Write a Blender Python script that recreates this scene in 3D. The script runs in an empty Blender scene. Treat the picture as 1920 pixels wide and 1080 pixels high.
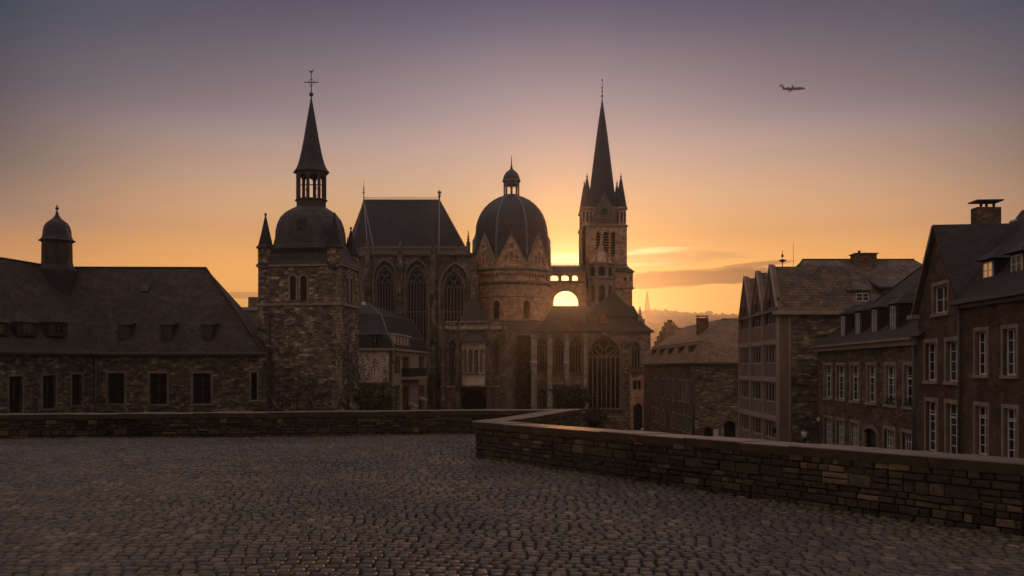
import bpy, bmesh, math, random
import numpy as np
from mathutils import Vector, noise
from mathutils.geometry import tessellate_polygon
random.seed(7)
S = bpy.context.scene
COL = S.collection
R = math.radians

# ---------------------------------------------------------------- camera
EYE = 1.75          # the eye stands 1.75 m above the terrace (terrace top is z = 0)
F = 1660.0          # focal length in pixels of a 1920 px wide frame
H = 690.0           # row of the horizon
cam = bpy.data.cameras.new('camera'); camo = bpy.data.objects.new('camera', cam); COL.objects.link(camo)
cam.sensor_width = 36; cam.lens = 36 * F / 1920; cam.shift_y = (H - 540) / 1920
cam.clip_start = .1; cam.clip_end = 30000
camo.location = (0, 0, EYE); camo.rotation_euler = (R(90), 0, 0)
S.camera = camo

# ---------------------------------------------------------------- light
S.view_settings.view_transform = 'Standard'; S.view_settings.look = 'None'
S.view_settings.exposure = 0; S.view_settings.gamma = 1
SUN_EL = R(4.7); SUN_AZ = R(3.55)      # the sun stands low behind the bridge arch, a little right of straight ahead
sd = Vector((math.sin(SUN_AZ) * math.cos(SUN_EL), math.cos(SUN_AZ) * math.cos(SUN_EL), math.sin(SUN_EL)))
sun = bpy.data.lights.new('sun', 'SUN'); sun.energy = .6; sun.angle = R(0.6); sun.color = (1.0, .40, .11)
suno = bpy.data.objects.new('sun', sun); COL.objects.link(suno)
suno.rotation_euler = sd.to_track_quat('Z', 'Y').to_euler()

W = bpy.data.worlds.new('World'); S.world = W; W.use_nodes = True
def world():
    nt = W.node_tree; nt.nodes.clear(); L = nt.links
    def n(t, **k):
        x = nt.nodes.new(t)
        for a, b in k.items(): setattr(x, a, b)
        return x
    def val(s, v):
        if hasattr(v, 'links') or isinstance(v, bpy.types.NodeSocket): L.new(v, s)
        else: s.default_value = v
    def m(op, a, b=0.0, c=None, clamp=False):
        x = n('ShaderNodeMath', operation=op, use_clamp=clamp); val(x.inputs[0], a); val(x.inputs[1], b)
        if c is not None: val(x.inputs[2], c)
        return x.outputs[0]
    def mix(f, a, b, bt='MIX'):
        x = n('ShaderNodeMix', data_type='RGBA', blend_type=bt); val(x.inputs[0], f); val(x.inputs[6], a); val(x.inputs[7], b); return x.outputs[2]
    def ramp(f, stops, interp='LINEAR'):
        x = n('ShaderNodeValToRGB'); x.color_ramp.interpolation = interp; e = x.color_ramp.elements
        while len(e) > 1: e.remove(e[-1])
        e[0].position = stops[0][0]; e[0].color = (*stops[0][1], 1)
        for p, c in stops[1:]:
            q = e.new(p); q.color = (*c, 1)
        val(x.inputs[0], f); return x.outputs[0]
    def mr(v, a, b, c=0., d=1., sm=True):
        x = n('ShaderNodeMapRange', interpolation_type='SMOOTHSTEP' if sm else 'LINEAR', clamp=True)
        for i, q in enumerate((v, a, b, c, d)): val(x.inputs[i], q)
        return x.outputs[0]
    tc = n('ShaderNodeTexCoord'); sx = n('ShaderNodeSeparateXYZ'); L.new(tc.outputs['Generated'], sx.inputs[0])
    X, Y, Z = sx.outputs
    def srgb(*c): return tuple(((v / 255) / 12.92 if v / 255 <= .04045 else ((v / 255 + .055) / 1.055) ** 2.4) for v in c)
    # sunset sky from the horizon (z=0) up; unseen zenith brightened to light the ground
    up = ramp(m('MAXIMUM', Z, 0.0), [(0.000, (0.620, 0.300, 0.070)), (0.050, (0.840, 0.450, 0.080)), (0.100, (0.820, 0.430, 0.090)), (0.149, (0.402, 0.266, 0.102)), (0.172, (0.435, 0.319, 0.174)), (0.189, (0.473, 0.359, 0.235)), (0.212, (0.464, 0.364, 0.292)), (0.240, (0.428, 0.348, 0.331)), (0.261, (0.371, 0.309, 0.333)), (0.288, (0.303, 0.264, 0.310)), (0.309, (0.245, 0.222, 0.273)), (0.335, (0.180, 0.168, 0.230)), (0.359, (0.119, 0.119, 0.193)), (0.383, (0.077, 0.084, 0.167)), (0.550, (0.300, 0.250, 0.250)), (1.000, (0.550, 0.450, 0.430))])
    # sky away from the sun: dimmer low down, unseen zenith brightened as fill
    back = ramp(m('MAXIMUM', Z, 0.0), [(0, (.26, .175, .13)), (.15, (.30, .21, .16)), (.4, (.36, .28, .24)), (1, (.55, .45, .43))])
    dp = n('ShaderNodeVectorMath', operation='DOT_PRODUCT'); L.new(tc.outputs['Generated'], dp.inputs[0]); dp.inputs[1].default_value = sd
    D = dp.outputs['Value']
    side = mr(D, -.2, .97)
    col = mix(side, back, up)
    # towards the frame's sides the band over the horizon loses strength
    lat = mr(m('ABSOLUTE', m('SUBTRACT', m('DIVIDE', X, m('MAXIMUM', Y, .05)), .03)), .05, .61, sm=False); hump = m('POWER', m('MULTIPLY', m('MULTIPLY', lat, m('SUBTRACT', 1., lat)), 4.), 1.5); lat = m('POWER', lat, 2.)
    flank = ramp(m('MAXIMUM', Z, 0.0), [(0, (1.275, 0.599, 0.23)), (0.08, (1.174, 0.551, 0.212)), (0.122, (0.785, 0.368, 0.142)), (0.15, (0.463, 0.275, 0.192)), (0.2, (0.209, 0.162, 0.143)), (0.272, (0.099, 0.084, 0.115)), (0.338, (0.031, 0.055, 0.091)), (0.6, (0.25, 0.21, 0.21)), (1.0, (0.55, 0.45, 0.43))])
    col = mix(m('MULTIPLY', lat, mr(Y, 0., .3)), col, flank)
    hr = ramp(m('MAXIMUM', Z, 0.0), [(0., (.46, .17, .03)), (.108, (.46, .165, .03)), (.165, (.38, .15, .06)), (.222, (.13, .043, .014)), (.27, (.0, .0, .0))])
    col = mix(m('MULTIPLY', hump, mr(Y, 0., .3)), col, mix(1., col, hr, 'ADD'))
    col = mix(m('MULTIPLY', hump, mr(Z, .24, .30)), col, mix(1., col, (.90, .82, .80, 1), 'MULTIPLY'))
    # glow round the sun
    def glow(k, c, a):
        g = m('MULTIPLY', m('POWER', 2.71828, m('MULTIPLY', m('SUBTRACT', D, 1.0), k)), a)
        x = n('ShaderNodeVectorMath', operation='SCALE'); x.inputs[0].default_value = c; L.new(g, x.inputs['Scale']); return x.outputs[0]
    def add(a, b):
        x = n('ShaderNodeVectorMath', operation='ADD'); L.new(a, x.inputs[0]); L.new(b, x.inputs[1]); return x.outputs[0]
    col = add(col, glow(60, (1, .44, .16), .22))
    col = add(col, glow(1900, (1, .78, .42), 2.2))
    col = add(col, glow(420, (1, .48, .12), .36))
    # clouds: screen-free, in the sky's own azimuth / height
    U = m('DIVIDE', X, m('MAXIMUM', Y, .05)); V = m('DIVIDE', Z, m('MAXIMUM', Y, .05))
    cv = n('ShaderNodeCombineXYZ'); val(cv.inputs[0], m('MULTIPLY', U, 7.)); val(cv.inputs[1], m('MULTIPLY', V, 42.))
    nz = n('ShaderNodeTexNoise'); L.new(cv.outputs[0], nz.inputs['Vector']); nz.inputs['Scale'].default_value = 1.6; nz.inputs['Detail'].default_value = 7; nz.inputs['Roughness'].default_value = .55
    N1 = m('SUBTRACT', nz.outputs['Fac'], .5)
    cv2 = n('ShaderNodeCombineXYZ'); val(cv2.inputs[0], m('MULTIPLY', U, 16.)); val(cv2.inputs[1], m('MULTIPLY', V, 200.)); cv2.inputs[2].default_value = 3.7
    nz2 = n('ShaderNodeTexNoise'); L.new(cv2.outputs[0], nz2.inputs['Vector']); nz2.inputs['Scale'].default_value = 1.; nz2.inputs['Detail'].default_value = 5
    N2 = m('SUBTRACT', nz2.outputs['Fac'], .5)
    def ell(cu, cvv, ru, rv, tilt, amp, e0, e1, nn=None):
        du = m('SUBTRACT', U, cu); dv = m('SUBTRACT', m('SUBTRACT', V, cvv), m('MULTIPLY', du, tilt))
        q = m('ADD', m('POWER', m('DIVIDE', m('ABSOLUTE', du), ru), 2.), m('POWER', m('DIVIDE', m('ABSOLUTE', dv), rv), 2.))
        q = m('ADD', q, m('MULTIPLY', nn or N1, amp))
        return mr(q, e1, e0)
    # lit streaks
    for (cu, cvv, ru, rv, t, c, am) in [(.055, .1215, .075, .0085, -.02, (1.8, 1.35, .70), 1.0), (.155, .1315, .050, .0048, .06, (1.5, 1.05, .55), 1.3), (.150, .119, .050, .0050, .04, (1.5, 1.0, .50), 1.3), (.18, .124, .085, .009, .05, (.60, .36, .13), 1.3),
                                        (.20, .084, .16, .010, .03, (1.0, .55, .14), 1.0)]:
        f = m('MULTIPLY', ell(cu, cvv, ru, rv, t, 2.6 * am, .1, 1.25, N2), .80)
        col = mix(f, col, (*c, 1))
    # dark bank, and a fainter one far left
    f = m('MULTIPLY', ell(.222, .1025, .122, .0105, .055, 2.2, .55, 1.1), .92)
    col = mix(f, col, mix(mr(U, .13, .30), (.06, .01, .003, 1), (.06, .03, .02, 1)))
    f = m('MULTIPLY', ell(.275, .1165, .052, .0035, .10, 2.0, .4, 1.2), .75)
    col = mix(f, col, (.2, .09, .05, 1))
    f = m('MULTIPLY', ell(-.30, .082, .055, .004, .0, 1.6, .4, 1.3), .5)
    col = mix(f, col, (.25, .09, .04, 1))
    wisp = mr(N2, .03, .22)
    col = mix(m('MULTIPLY', wisp, m('MULTIPLY', mr(V, .16, .10), mr(V, .03, .07))), col, mix(1., col, (1.16, 1.08, 1.0, 1), 'MULTIPLY'))
    # physical sky underneath, weak at dusk
    sky = n('ShaderNodeTexSky', sky_type='NISHITA', sun_disc=False, sun_elevation=SUN_EL, sun_rotation=SUN_AZ, air_density=1.5, dust_density=3., ozone_density=2.)
    sc = n('ShaderNodeVectorMath', operation='SCALE'); L.new(sky.outputs[0], sc.inputs[0]); sc.inputs['Scale'].default_value = .06
    bg1 = n('ShaderNodeBackground'); L.new(col, bg1.inputs[0]); bg1.inputs[1].default_value = 1.0
    bg2 = n('ShaderNodeBackground'); L.new(sky.outputs[0], bg2.inputs[0]); bg2.inputs[1].default_value = .05
    mx = n('ShaderNodeMixShader'); mx.inputs[0].default_value = .05; L.new(bg1.outputs[0], mx.inputs[1]); L.new(bg2.outputs[0], mx.inputs[2])
    out = n('ShaderNodeOutputWorld'); L.new(mx.outputs[0], out.inputs[0])
world()
W.cycles.sampling_method = 'MANUAL'; W.cycles.sample_map_resolution = 1024
S.cycles.use_denoising = True
S.cycles.max_bounces = 5; S.cycles.diffuse_bounces = 3; S.cycles.glossy_bounces = 2; S.cycles.volume_bounces = 0
S.cycles.use_light_tree = True

# ---------------------------------------------------------------- materials (UVs are metres on every face)
def mat(name, base=(.2, .2, .2), rough=.8, metal=0., spec=.5):
    m = bpy.data.materials.new(name); m.use_nodes = True; b = m.node_tree.nodes['Principled BSDF']
    b.inputs['Base Color'].default_value = (*base, 1); b.inputs['Roughness'].default_value = rough; b.inputs['Metallic'].default_value = metal
    b.inputs['Specular IOR Level'].default_value = spec
    return m
class NT:
    def __init__(s, m):
        s.m = m; s.nt = m.node_tree; s.b = s.nt.nodes['Principled BSDF']; s.uv = s.n('ShaderNodeTexCoord').outputs['UV']; s.ob = s.nt.nodes[-1].outputs['Object']
    def n(s, t, ins=None, **k):
        x = s.nt.nodes.new(t)
        for a, b in k.items(): setattr(x, a, b)
        for a, b in (ins or {}).items():
            q = x.inputs[a]
            if isinstance(b, bpy.types.NodeSocket): s.nt.links.new(b, q)
            else: q.default_value = b
        return x
    def l(s, a, b): s.nt.links.new(a, b)
    def ma(s, op, a, b=0.): return s.n('ShaderNodeMath', {0: a, 1: b}, operation=op).outputs[0]
    def ramp(s, f, st):
        x = s.n('ShaderNodeValToRGB', {0: f}); e = x.color_ramp.elements
        while len(e) > 1: e.remove(e[-1])
        e[0].position = st[0][0]; e[0].color = (*st[0][1], 1)
        for p, c in st[1:]: e.new(p).color = (*c, 1)
        return x.outputs[0]
    def mix(s, f, a, b, bt='MIX'): return s.n('ShaderNodeMix', {0: f, 6: a, 7: b}, data_type='RGBA', blend_type=bt).outputs[2]
    def noise(s, v, sc, det=4., ro=.6): return s.n('ShaderNodeTexNoise', {'Vector': v, 'Scale': sc, 'Detail': det, 'Roughness': ro}).outputs['Fac']
    def scale(s, v, sx, sy): return s.n('ShaderNodeMapping', {'Vector': v, 'Scale': (sx, sy, 1)}).outputs[0]
    def bump(s, h, st=.5, d=.02):
        x = s.n('ShaderNodeBump', {'Height': h, 'Strength': st, 'Distance': d}); s.l(x.outputs[0], s.b.inputs['Normal'])
def c4(c): return (*c, 1)
def stones(name, cols, w=.5, h=.28, mortar=(.10, .08, .065), mw=.05, stain=.5, jit=.12, rough=.9, midf=.6):
    m = mat(name, rough=rough, spec=.2); t = NT(m)
    nv = t.n('ShaderNodeTexNoise', {'Vector': t.uv, 'Scale': 1.3, 'Detail': 2.})
    off = t.n('ShaderNodeVectorMath', {0: nv.outputs['Color'], 1: (.5, .5, .5)}, operation='SUBTRACT').outputs[0]
    off = t.n('ShaderNodeVectorMath', {0: off}, operation='SCALE'); off.inputs['Scale'].default_value = jit * 2
    v = t.n('ShaderNodeVectorMath', {0: t.uv, 1: off.outputs[0]}, operation='ADD').outputs[0]
    v = t.scale(v, 1 / w, 1 / h)
    vo = t.n('ShaderNodeTexVoronoi', {'Vector': v, 'Scale': 1., 'Randomness': .85}, voronoi_dimensions='2D', distance='CHEBYCHEV')
    sep = t.n('ShaderNodeSeparateColor', {0: vo.outputs['Color']}).outputs
    vo2 = t.n('ShaderNodeTexVoronoi', {'Vector': v, 'Scale': 1., 'Randomness': .85}, voronoi_dimensions='2D', distance='CHEBYCHEV', feature='F2')
    edge = t.ma('SUBTRACT', vo2.outputs['Distance'], vo.outputs['Distance'])
    col = t.ramp(sep[0], [(i / (len(cols) - 1), c) for i, c in enumerate(cols)])
    g = t.noise(t.uv, 9., 5., .7)
    col = t.mix(.55, col, t.mix(1., col, t.ramp(g, [(.25, (.5, .5, .5)), (.75, (1.6, 1.5, 1.4))]), 'MULTIPLY'))
    e = t.n('ShaderNodeMapRange', {0: edge, 1: 0., 2: mw * 2, 3: 1., 4: 0.}).outputs[0]
    col = t.mix(e, col, c4(mortar))
    mid = t.noise(t.scale(t.uv, .6, 1.5), 1.1, 4., .7)
    col = t.mix(midf, col, t.mix(1., col, t.ramp(mid, [(.35, (.4, .38, .36)), (.5, (1., 1., 1.)), (.64, (2.1, 2.0, 1.85))]), 'MULTIPLY'))
    big = t.noise(t.uv, .22, 6., .65)
    col = t.mix(stain, col, t.mix(1., col, t.ramp(big, [(.3, (.35, .33, .32)), (.52, (.95, .93, .9)), (.72, (1.5, 1.4, 1.3))]), 'MULTIPLY'))
    t.l(col, t.b.inputs['Base Color'])
    t.bump(t.ma('ADD', t.ma('MULTIPLY', e, -.7), t.ma('MULTIPLY', g, .5)), .6, .03)
    return m
def bricks(name, c1, c2, mortar, w=.25, h=.075, ms=.012, stain=.4, rough=.9, bumpd=.008, var=.5, big=(.5, 1.35)):
    m = mat(name, rough=rough, spec=.2); t = NT(m)
    br = t.n('ShaderNodeTexBrick', {'Vector': t.uv, 'Color1': c4(c1), 'Color2': c4(c2), 'Mortar': c4(mortar), 'Scale': 1., 'Mortar Size': ms, 'Mortar Smooth': .3, 'Bias': 0., 'Brick Width': w, 'Row Height': h})
    g = t.noise(t.uv, 6., 5., .7)
    col = t.mix(var, br.outputs[0], t.mix(1., br.outputs[0], t.ramp(g, [(.3, (.55, .55, .55)), (.7, (1.5, 1.45, 1.4))]), 'MULTIPLY'))
    mid = t.noise(t.uv, 1.0, 4., .7)
    col = t.mix(min(1, stain * 1.2), col, t.mix(1., col, t.ramp(mid, [(.35, (.5, .5, .5)), (.64, (1.6, 1.55, 1.45))]), 'MULTIPLY'))
    b = t.noise(t.uv, .3, 6., .65)
    col = t.mix(stain, col, t.mix(1., col, t.ramp(b, [(.3, (big[0],) * 3), (.7, (big[1],) * 3)]), 'MULTIPLY'))
    t.l(col, t.b.inputs['Base Color']); t.bump(t.ma('ADD', t.ma('MULTIPLY', br.outputs['Fac'], -1.), t.ma('MULTIPLY', g, .4)), .6, bumpd)
    return m
def weathered(name, dark, mid_, pale, w=.8, h=.4, k=.35):
    m = mat(name, rough=.9, spec=.15); t = NT(m)
    a = t.noise(t.uv, k, 8., .68); b = t.noise(t.scale(t.uv, 1.6, .35), 1.1, 5., .7)
    f = t.ma('ADD', t.ma('MULTIPLY', a, .55), t.ma('MULTIPLY', b, .45))
    col = t.ramp(f, [(.36, dark), (.47, mid_), (.56, tuple((x + y) / 2 for x, y in zip(mid_, pale))), (.66, pale)])
    br = t.n('ShaderNodeTexBrick', {'Vector': t.uv, 'Color1': (.72, .72, .72, 1), 'Color2': (1.35, 1.32, 1.28, 1), 'Mortar': (.35, .34, .33, 1), 'Scale': 1., 'Mortar Size': .025, 'Mortar Smooth': .3, 'Bias': 0., 'Brick Width': w, 'Row Height': h})
    col = t.mix(1., col, br.outputs[0], 'MULTIPLY')
    t.l(col, t.b.inputs['Base Color']); t.bump(t.ma('ADD', t.ma('MULTIPLY', br.outputs['Fac'], -1.), f), .6, .04); return m
def plain(name, base, rough=.8, var=.35, sc=1.5, metal=0., bs=.2, spec=.4):
    m = mat(name, base, rough, metal, spec); t = NT(m)
    g = t.noise(t.ob, sc, 6., .65)
    lo = tuple(c * (1 - var) for c in base); hi = tuple(min(1, c * (1 + var)) for c in base)
    t.l(t.ramp(g, [(.3, lo), (.7, hi)]), t.b.inputs['Base Color'])
    if bs: t.bump(t.noise(t.ob, sc * 8, 3.), bs, .02)
    return m
M = {}
BR = [(.062, .046, .035), (.145, .11, .08), (.25, .19, .14), (.088, .068, .054), (.42, .335, .25), (.125, .098, .075), (.19, .15, .11)]
M['rubble'] = stones('rubble_stone', BR, .58, .26, (.05, .038, .030), .05, .7)
M['coursed'] = stones('coursed_rubble_stone', [tuple(v * .8 for v in c) for c in BR], .55, .17, (.05, .038, .03), .05, .6, jit=.06, midf=.5)
M['rubble_dark'] = stones('dark_rubble_stone', [tuple(v * .55 for v in c) for c in BR], .50, .22, (.045, .035, .028), .05, .6)
M['ashlar'] = weathered('weathered_ashlar', (.030, .022, .016), (.105, .078, .056), (.36, .28, .20))
M['ashlar_warm'] = bricks('warm_ashlar', (.62, .38, .235), (.42, .26, .165), (.22, .145, .10), .8, .40, .02, .6, var=.6, bumpd=.02, big=(.5, 1.4))
M['pale_ashlar'] = weathered('pale_ashlar', (.12, .09, .065), (.25, .19, .14), (.42, .33, .25))
M['chapel_wall'] = weathered('chapel_wall', (.08, .055, .038), (.24, .165, .112), (.42, .31, .225))
M['gate_wall'] = weathered('gate_chapel_wall', (.045, .033, .024), (.16, .12, .085), (.44, .345, .25), .6, .35, .5)
M['trim'] = plain('dressed_stone_trim', (.27, .205, .15), .85, .3, 1.2)
M['tower_trim'] = weathered('weathered_dressing', (.06, .045, .032), (.20, .15, .11), (.45, .35, .26), .5, .35, .6)
M['trim_dark'] = plain('sooty_stone_trim', (.15, .115, .09), .9, .5, .8)
M['pale_dressed'] = weathered('pale_dressed_stone', (.22, .17, .125), (.38, .30, .225), (.52, .42, .32), .6, .4, .8)
M['tracery'] = plain('tracery_stone', (.25, .195, .145), .85, .3, 1.)
M['slate'] = bricks('slate', (.034, .028, .027), (.021, .018, .018), (.008, .007, .007), .45, .26, .02, .6, rough=.6, bumpd=.015, var=.6, big=(.6, 1.5))
M['slate_warm'] = bricks('old_brown_slate', (.056, .042, .033), (.033, .025, .021), (.013, .010, .009), .45, .28, .025, .7, rough=.65, bumpd=.02, var=.7, big=(.5, 1.6))
M['tile'] = bricks('glow_lit_reddish_tile', (.30, .175, .115), (.20, .12, .08), (.07, .05, .035), .40, .30, .03, .5, rough=.7, bumpd=.03, var=.6)  # reddish tile, its colour brightened to paint in the sunset haze glow
M['slate_glow'] = bricks('glow_lit_brown_slate', (.15, .105, .078), (.09, .066, .05), (.035, .026, .02), .45, .28, .025, .7, rough=.65, bumpd=.02, var=.7, big=(.5, 1.6))  # brown slate in a lighter copy, glow of the haze put into its colour
M['lead'] = bricks('lead_sheet', (.066, .056, .054), (.054, .047, .047), (.033, .029, .030), .62, 1.9, .02, .5, rough=.5, bumpd=.01, var=.4, big=(.7, 1.3))
M['lead_dark'] = bricks('dark_lead_sheet', (.036, .034, .042), (.028, .027, .034), (.02, .02, .024), .6, 1.5, .02, .4, rough=.5, bumpd=.01, var=.3)
M['seam'] = plain('lead_rib', (.17, .15, .14), .5, .25, 1.)
M['brick'] = bricks('dark_red_brick', (.135, .070, .046), (.080, .043, .032), (.095, .073, .058), .25, .078, .012, .6, var=.6)
M['brick_old'] = stones('old_brick_and_stone', [(.085, .050, .036), (.125, .075, .050), (.16, .105, .070), (.07, .045, .034), (.23, .165, .115)], .34, .15, (.08, .062, .048), .06, .55)
M['plaster'] = plain('pale_plaster', (.58, .45, .36), .9, .14, .5, bs=.05)
M['panel'] = plain('brownish_pink_panel', (.19, .125, .090), .9, .25, .6, bs=.05)
M['pink'] = plain('pinkish_concrete', (.32, .225, .165), .9, .15, .6, bs=.05)
M['white'] = plain('white_window_paint', (.62, .58, .53), .5, .1, 3., bs=0)
M['concrete'] = plain('light_concrete', (.32, .245, .19), .85, .15, 1.)
M['wood'] = plain('dark_brown_wood', (.06, .035, .022), .7, .4, 3.)
M['louvre'] = plain('reddish_louvre_wood', (.13, .055, .03), .8, .35, 3.)
M['iron'] = plain('dark_iron', (.022, .02, .02), .5, .3, 4., bs=0)
M['gutter'] = plain('zinc_gutter', (.10, .085, .075), .5, .25, 3., bs=0)
M['bronze'] = plain('bronze', (.05, .045, .03), .4, .3, 3., metal=.6, bs=0)
M['coping'] = plain('worn_coping_stone', (.10, .069, .047), .45, .32, 3.2, bs=.5)
M['black'] = mat('dark_opening', (.008, .007, .006), .9)
M['red'] = plain('red_painted_dormer', (.22, .05, .025), .7, .2, 2.)
def glass(name, base=(.012, .013, .016), rough=.12, em=None):
    m = mat(name, base, rough, 0, .5 if rough < .3 else .12); t = NT(m)
    t.bump(t.noise(t.ob, 1.6, 2.), .12, .05)
    if em: t.b.inputs['Emission Color'].default_value = c4(em[0]); t.b.inputs['Emission Strength'].default_value = em[1]
    return m
M['glass'] = glass('window_glass', (.006, .006, .007), .2)
M['glass_grey'] = glass('grey_window_glass', (.035, .031, .028), .25)
M['leaded'] = glass('leaded_glass', (.012, .010, .009), .5)
M['lit'] = glass('warm_lit_glass', (.2, .1, .04), .3, ((1, .45, .16), .38))

# ---------------------------------------------------------------- mesh helpers
Z3 = Vector((0, 0, 1))
class MB:
    def __init__(s): s.v = []; s.f = []; s.sm = []
    def face(s, pts, sm=False):
        b = len(s.v); s.v += [Vector(p) for p in pts]; s.f.append(tuple(range(b, b + len(pts)))); s.sm.append(sm)
    def mesh(s, vs, fs, sm=False):
        b = len(s.v); s.v += [Vector(p) for p in vs]
        for f in fs: s.f.append(tuple(i + b for i in f)); s.sm.append(sm)
    def obox(s, o, a, b, c):   # box from corner o with edge vectors a, b, c
        o, a, b, c = map(Vector, (o, a, b, c))
        vs = [o, o + a, o + a + b, o + b, o + c, o + a + c, o + a + b + c, o + b + c]
        s.mesh(vs, [(0, 3, 2, 1), (4, 5, 6, 7), (0, 1, 5, 4), (1, 2, 6, 5), (2, 3, 7, 6), (3, 0, 4, 7)])
    def box(s, x0, x1, y0, y1, z0, z1): s.obox((x0, y0, z0), (x1 - x0, 0, 0), (0, y1 - y0, 0), (0, 0, z1 - z0))
    def prism(s, pts, z0, z1):
        n = len(pts); lo = [Vector((p[0], p[1], z0)) for p in pts]; hi = [Vector((p[0], p[1], z1)) for p in pts]
        s.mesh(lo + hi, [tuple(range(n - 1, -1, -1)), tuple(range(n, 2 * n))] + [(i, (i + 1) % n, n + (i + 1) % n, n + i) for i in range(n)])
    def lathe(s, cx, cy, prof, n=8, rot=0., sm=False, apo=False, cap=True):
        k = 1 / math.cos(math.pi / n) if apo else 1
        vs = []; fs = []
        for r, z in prof:
            for i in range(n):
                a = rot + 2 * math.pi * i / n; vs.append((cx + r * k * math.cos(a), cy + r * k * math.sin(a), z))
        for j in range(len(prof) - 1):
            for i in range(n):
                i2 = (i + 1) % n; fs.append((j * n + i, j * n + i2, (j + 1) * n + i2, (j + 1) * n + i))
        if cap: fs.append(tuple(range(n - 1, -1, -1))); fs.append(tuple((len(prof) - 1) * n + i for i in range(n)))
        s.mesh(vs, fs, sm)
    def tube(s, pts, r0, r1=None, n=6, sm=True):
        r1 = r0 if r1 is None else r1; pts = [Vector(p) for p in pts]; m = len(pts); vs = []; fs = []
        for j, p in enumerate(pts):
            d = (pts[min(j + 1, m - 1)] - pts[max(j - 1, 0)]).normalized(); a = d.orthogonal().normalized() if abs(d.z) > .99 else d.cross(Z3).normalized(); b = d.cross(a)
            r = r0 + (r1 - r0) * j / (m - 1)
            for i in range(n):
                t = 2 * math.pi * i / n; vs.append(p + a * (r * math.cos(t)) + b * (r * math.sin(t)))
        for j in range(m - 1):
            for i in range(n): fs.append((j * n + i, (j + 1) * n + i, (j + 1) * n + (i + 1) % n, j * n + (i + 1) % n))
        fs.append(tuple(range(n))); fs.append(tuple((m - 1) * n + i for i in range(n - 1, -1, -1)))
        s.mesh(vs, fs, sm)
    def ball(s, c, r, n=8, sz=1.): s.lathe(c[0], c[1], [(max(.001, r * math.sin(math.pi * i / 6)), c[2] - r * sz * math.cos(math.pi * i / 6)) for i in range(7)], n, sm=True)
    def build(s, name, m, parent=None, loc=None, fix=True):
        base = Vector(parent['_b']) if parent is not None else Vector(loc or (0, 0, 0))
        me = bpy.data.meshes.new(name); me.from_pydata([v - base for v in s.v], [], s.f)
        if fix:
            bm = bmesh.new(); bm.from_mesh(me); bmesh.ops.recalc_face_normals(bm, faces=bm.faces); bm.to_mesh(me); bm.free()
        me.polygons.foreach_set('use_smooth', s.sm)
        uv = me.uv_layers.new(name='UVMap'); buf = np.zeros(len(me.loops) * 2, np.float32)
        for p in me.polygons:
            nn = p.normal
            if abs(nn.z) > .98: t, b = Vector((1, 0, 0)), Vector((0, 1, 0))
            else: t = Z3.cross(nn).normalized(); b = nn.cross(t)
            for li in p.loop_indices:
                q = me.vertices[me.loops[li].vertex_index].co + base; buf[2 * li] = q.dot(t); buf[2 * li + 1] = q.dot(b)
        uv.data.foreach_set('uv', buf)
        me.materials.append(m)
        o = bpy.data.objects.new(name, me); COL.objects.link(o)
        if parent is not None: o.parent = parent; o['_b'] = tuple(base)
        else: o.location = base; o['_b'] = tuple(base)
        return o
def thing(name, label, cat, loc, group=None):
    o = bpy.data.objects.new(name, None); COL.objects.link(o); o.location = loc; o['_b'] = tuple(loc); o.empty_display_size = .5
    o['label'] = label; o['category'] = cat
    if group: o['group'] = group
    return o
def tag(o, label=None, cat=None, group=None, kind=None):
    for k, v in (('label', label), ('category', cat), ('group', group), ('kind', kind)):
        if v: o[k] = v
    return o
def G(y):  # height of the town's ground: it falls away from the terrace
    return -3.2 - 6.0 * min(1, max(0, (y - 40) / 115))
def PX(px, d): return (px - 960) / F * d
def PZ(py, d): return EYE + (H - py) / F * d
def P(px, py, d): return Vector((PX(px, d), d, PZ(py, d)))

class Fac:   # a vertical facade plane; u along it from left to right, z up, o outwards
    def __init__(s, a, b):
        s.O = Vector((a[0], a[1], 0)); e = Vector((b[0] - a[0], b[1] - a[1], 0)); s.L = e.length; s.t = e.normalized(); s.n = Vector((s.t.y, -s.t.x, 0))
    def p(s, u, z, o=0.): return s.O + s.t * u + s.n * o + Z3 * z
    def uz(s, px, py):
        d = Vector(((px - 960) / F, 1, 0)); k = s.O.dot(s.n) / d.dot(s.n)
        q = d * k; return (q - s.O).dot(s.t), EYE + (H - py) / F * k
    def uzo(s, px, py, o):   # the same on the plane shifted outwards by o
        d = Vector(((px - 960) / F, 1, 0)); q0 = s.O + s.n * o; k = q0.dot(s.n) / d.dot(s.n); q = d * k; return (q - q0).dot(s.t), EYE + (H - py) / F * k
    def rect(s, x0, y0, x1, y1):
        ya = (y0 + y1) / 2; xa = (x0 + x1) / 2
        return s.uz(x0, ya)[0], s.uz(x1, ya)[0], s.uz(xa, y1)[1], s.uz(xa, y0)[1]
    def box(s, mb, u0, u1, z0, z1, o0, o1): mb.obox(s.p(u0, z0, o0), s.t * (u1 - u0), s.n * (o1 - o0), Z3 * (z1 - z0))
    def wall(s, mb, outline, holes=(), T=.5, rev=.3, back=False):
        loops = [outline] + list(holes)
        flat = [q for l in loops for q in l]
        tris = tessellate_polygon([[Vector((q[0], q[1], 0)) for q in l] for l in loops])
        mb.mesh([s.p(u, z) for u, z in flat], [tuple(t) for t in tris])
        if back: mb.mesh([s.p(u, z, -T) for u, z in flat], [tuple(t) for t in tris])
        for k, l in enumerate(loops):
            dd = T if k == 0 or back else rev
            for i in range(len(l)):
                a, b = l[i], l[(i + 1) % len(l)]; mb.face([s.p(*a), s.p(*b), s.p(*b, -dd), s.p(*a, -dd)])
def R4(u0, u1, z0, z1): return [(u0, z0), (u1, z0), (u1, z1), (u0, z1)]
def PF(px0, d0, px1, d1): return Fac((PX(px0, d0), d0), (PX(px1, d1), d1))
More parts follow.
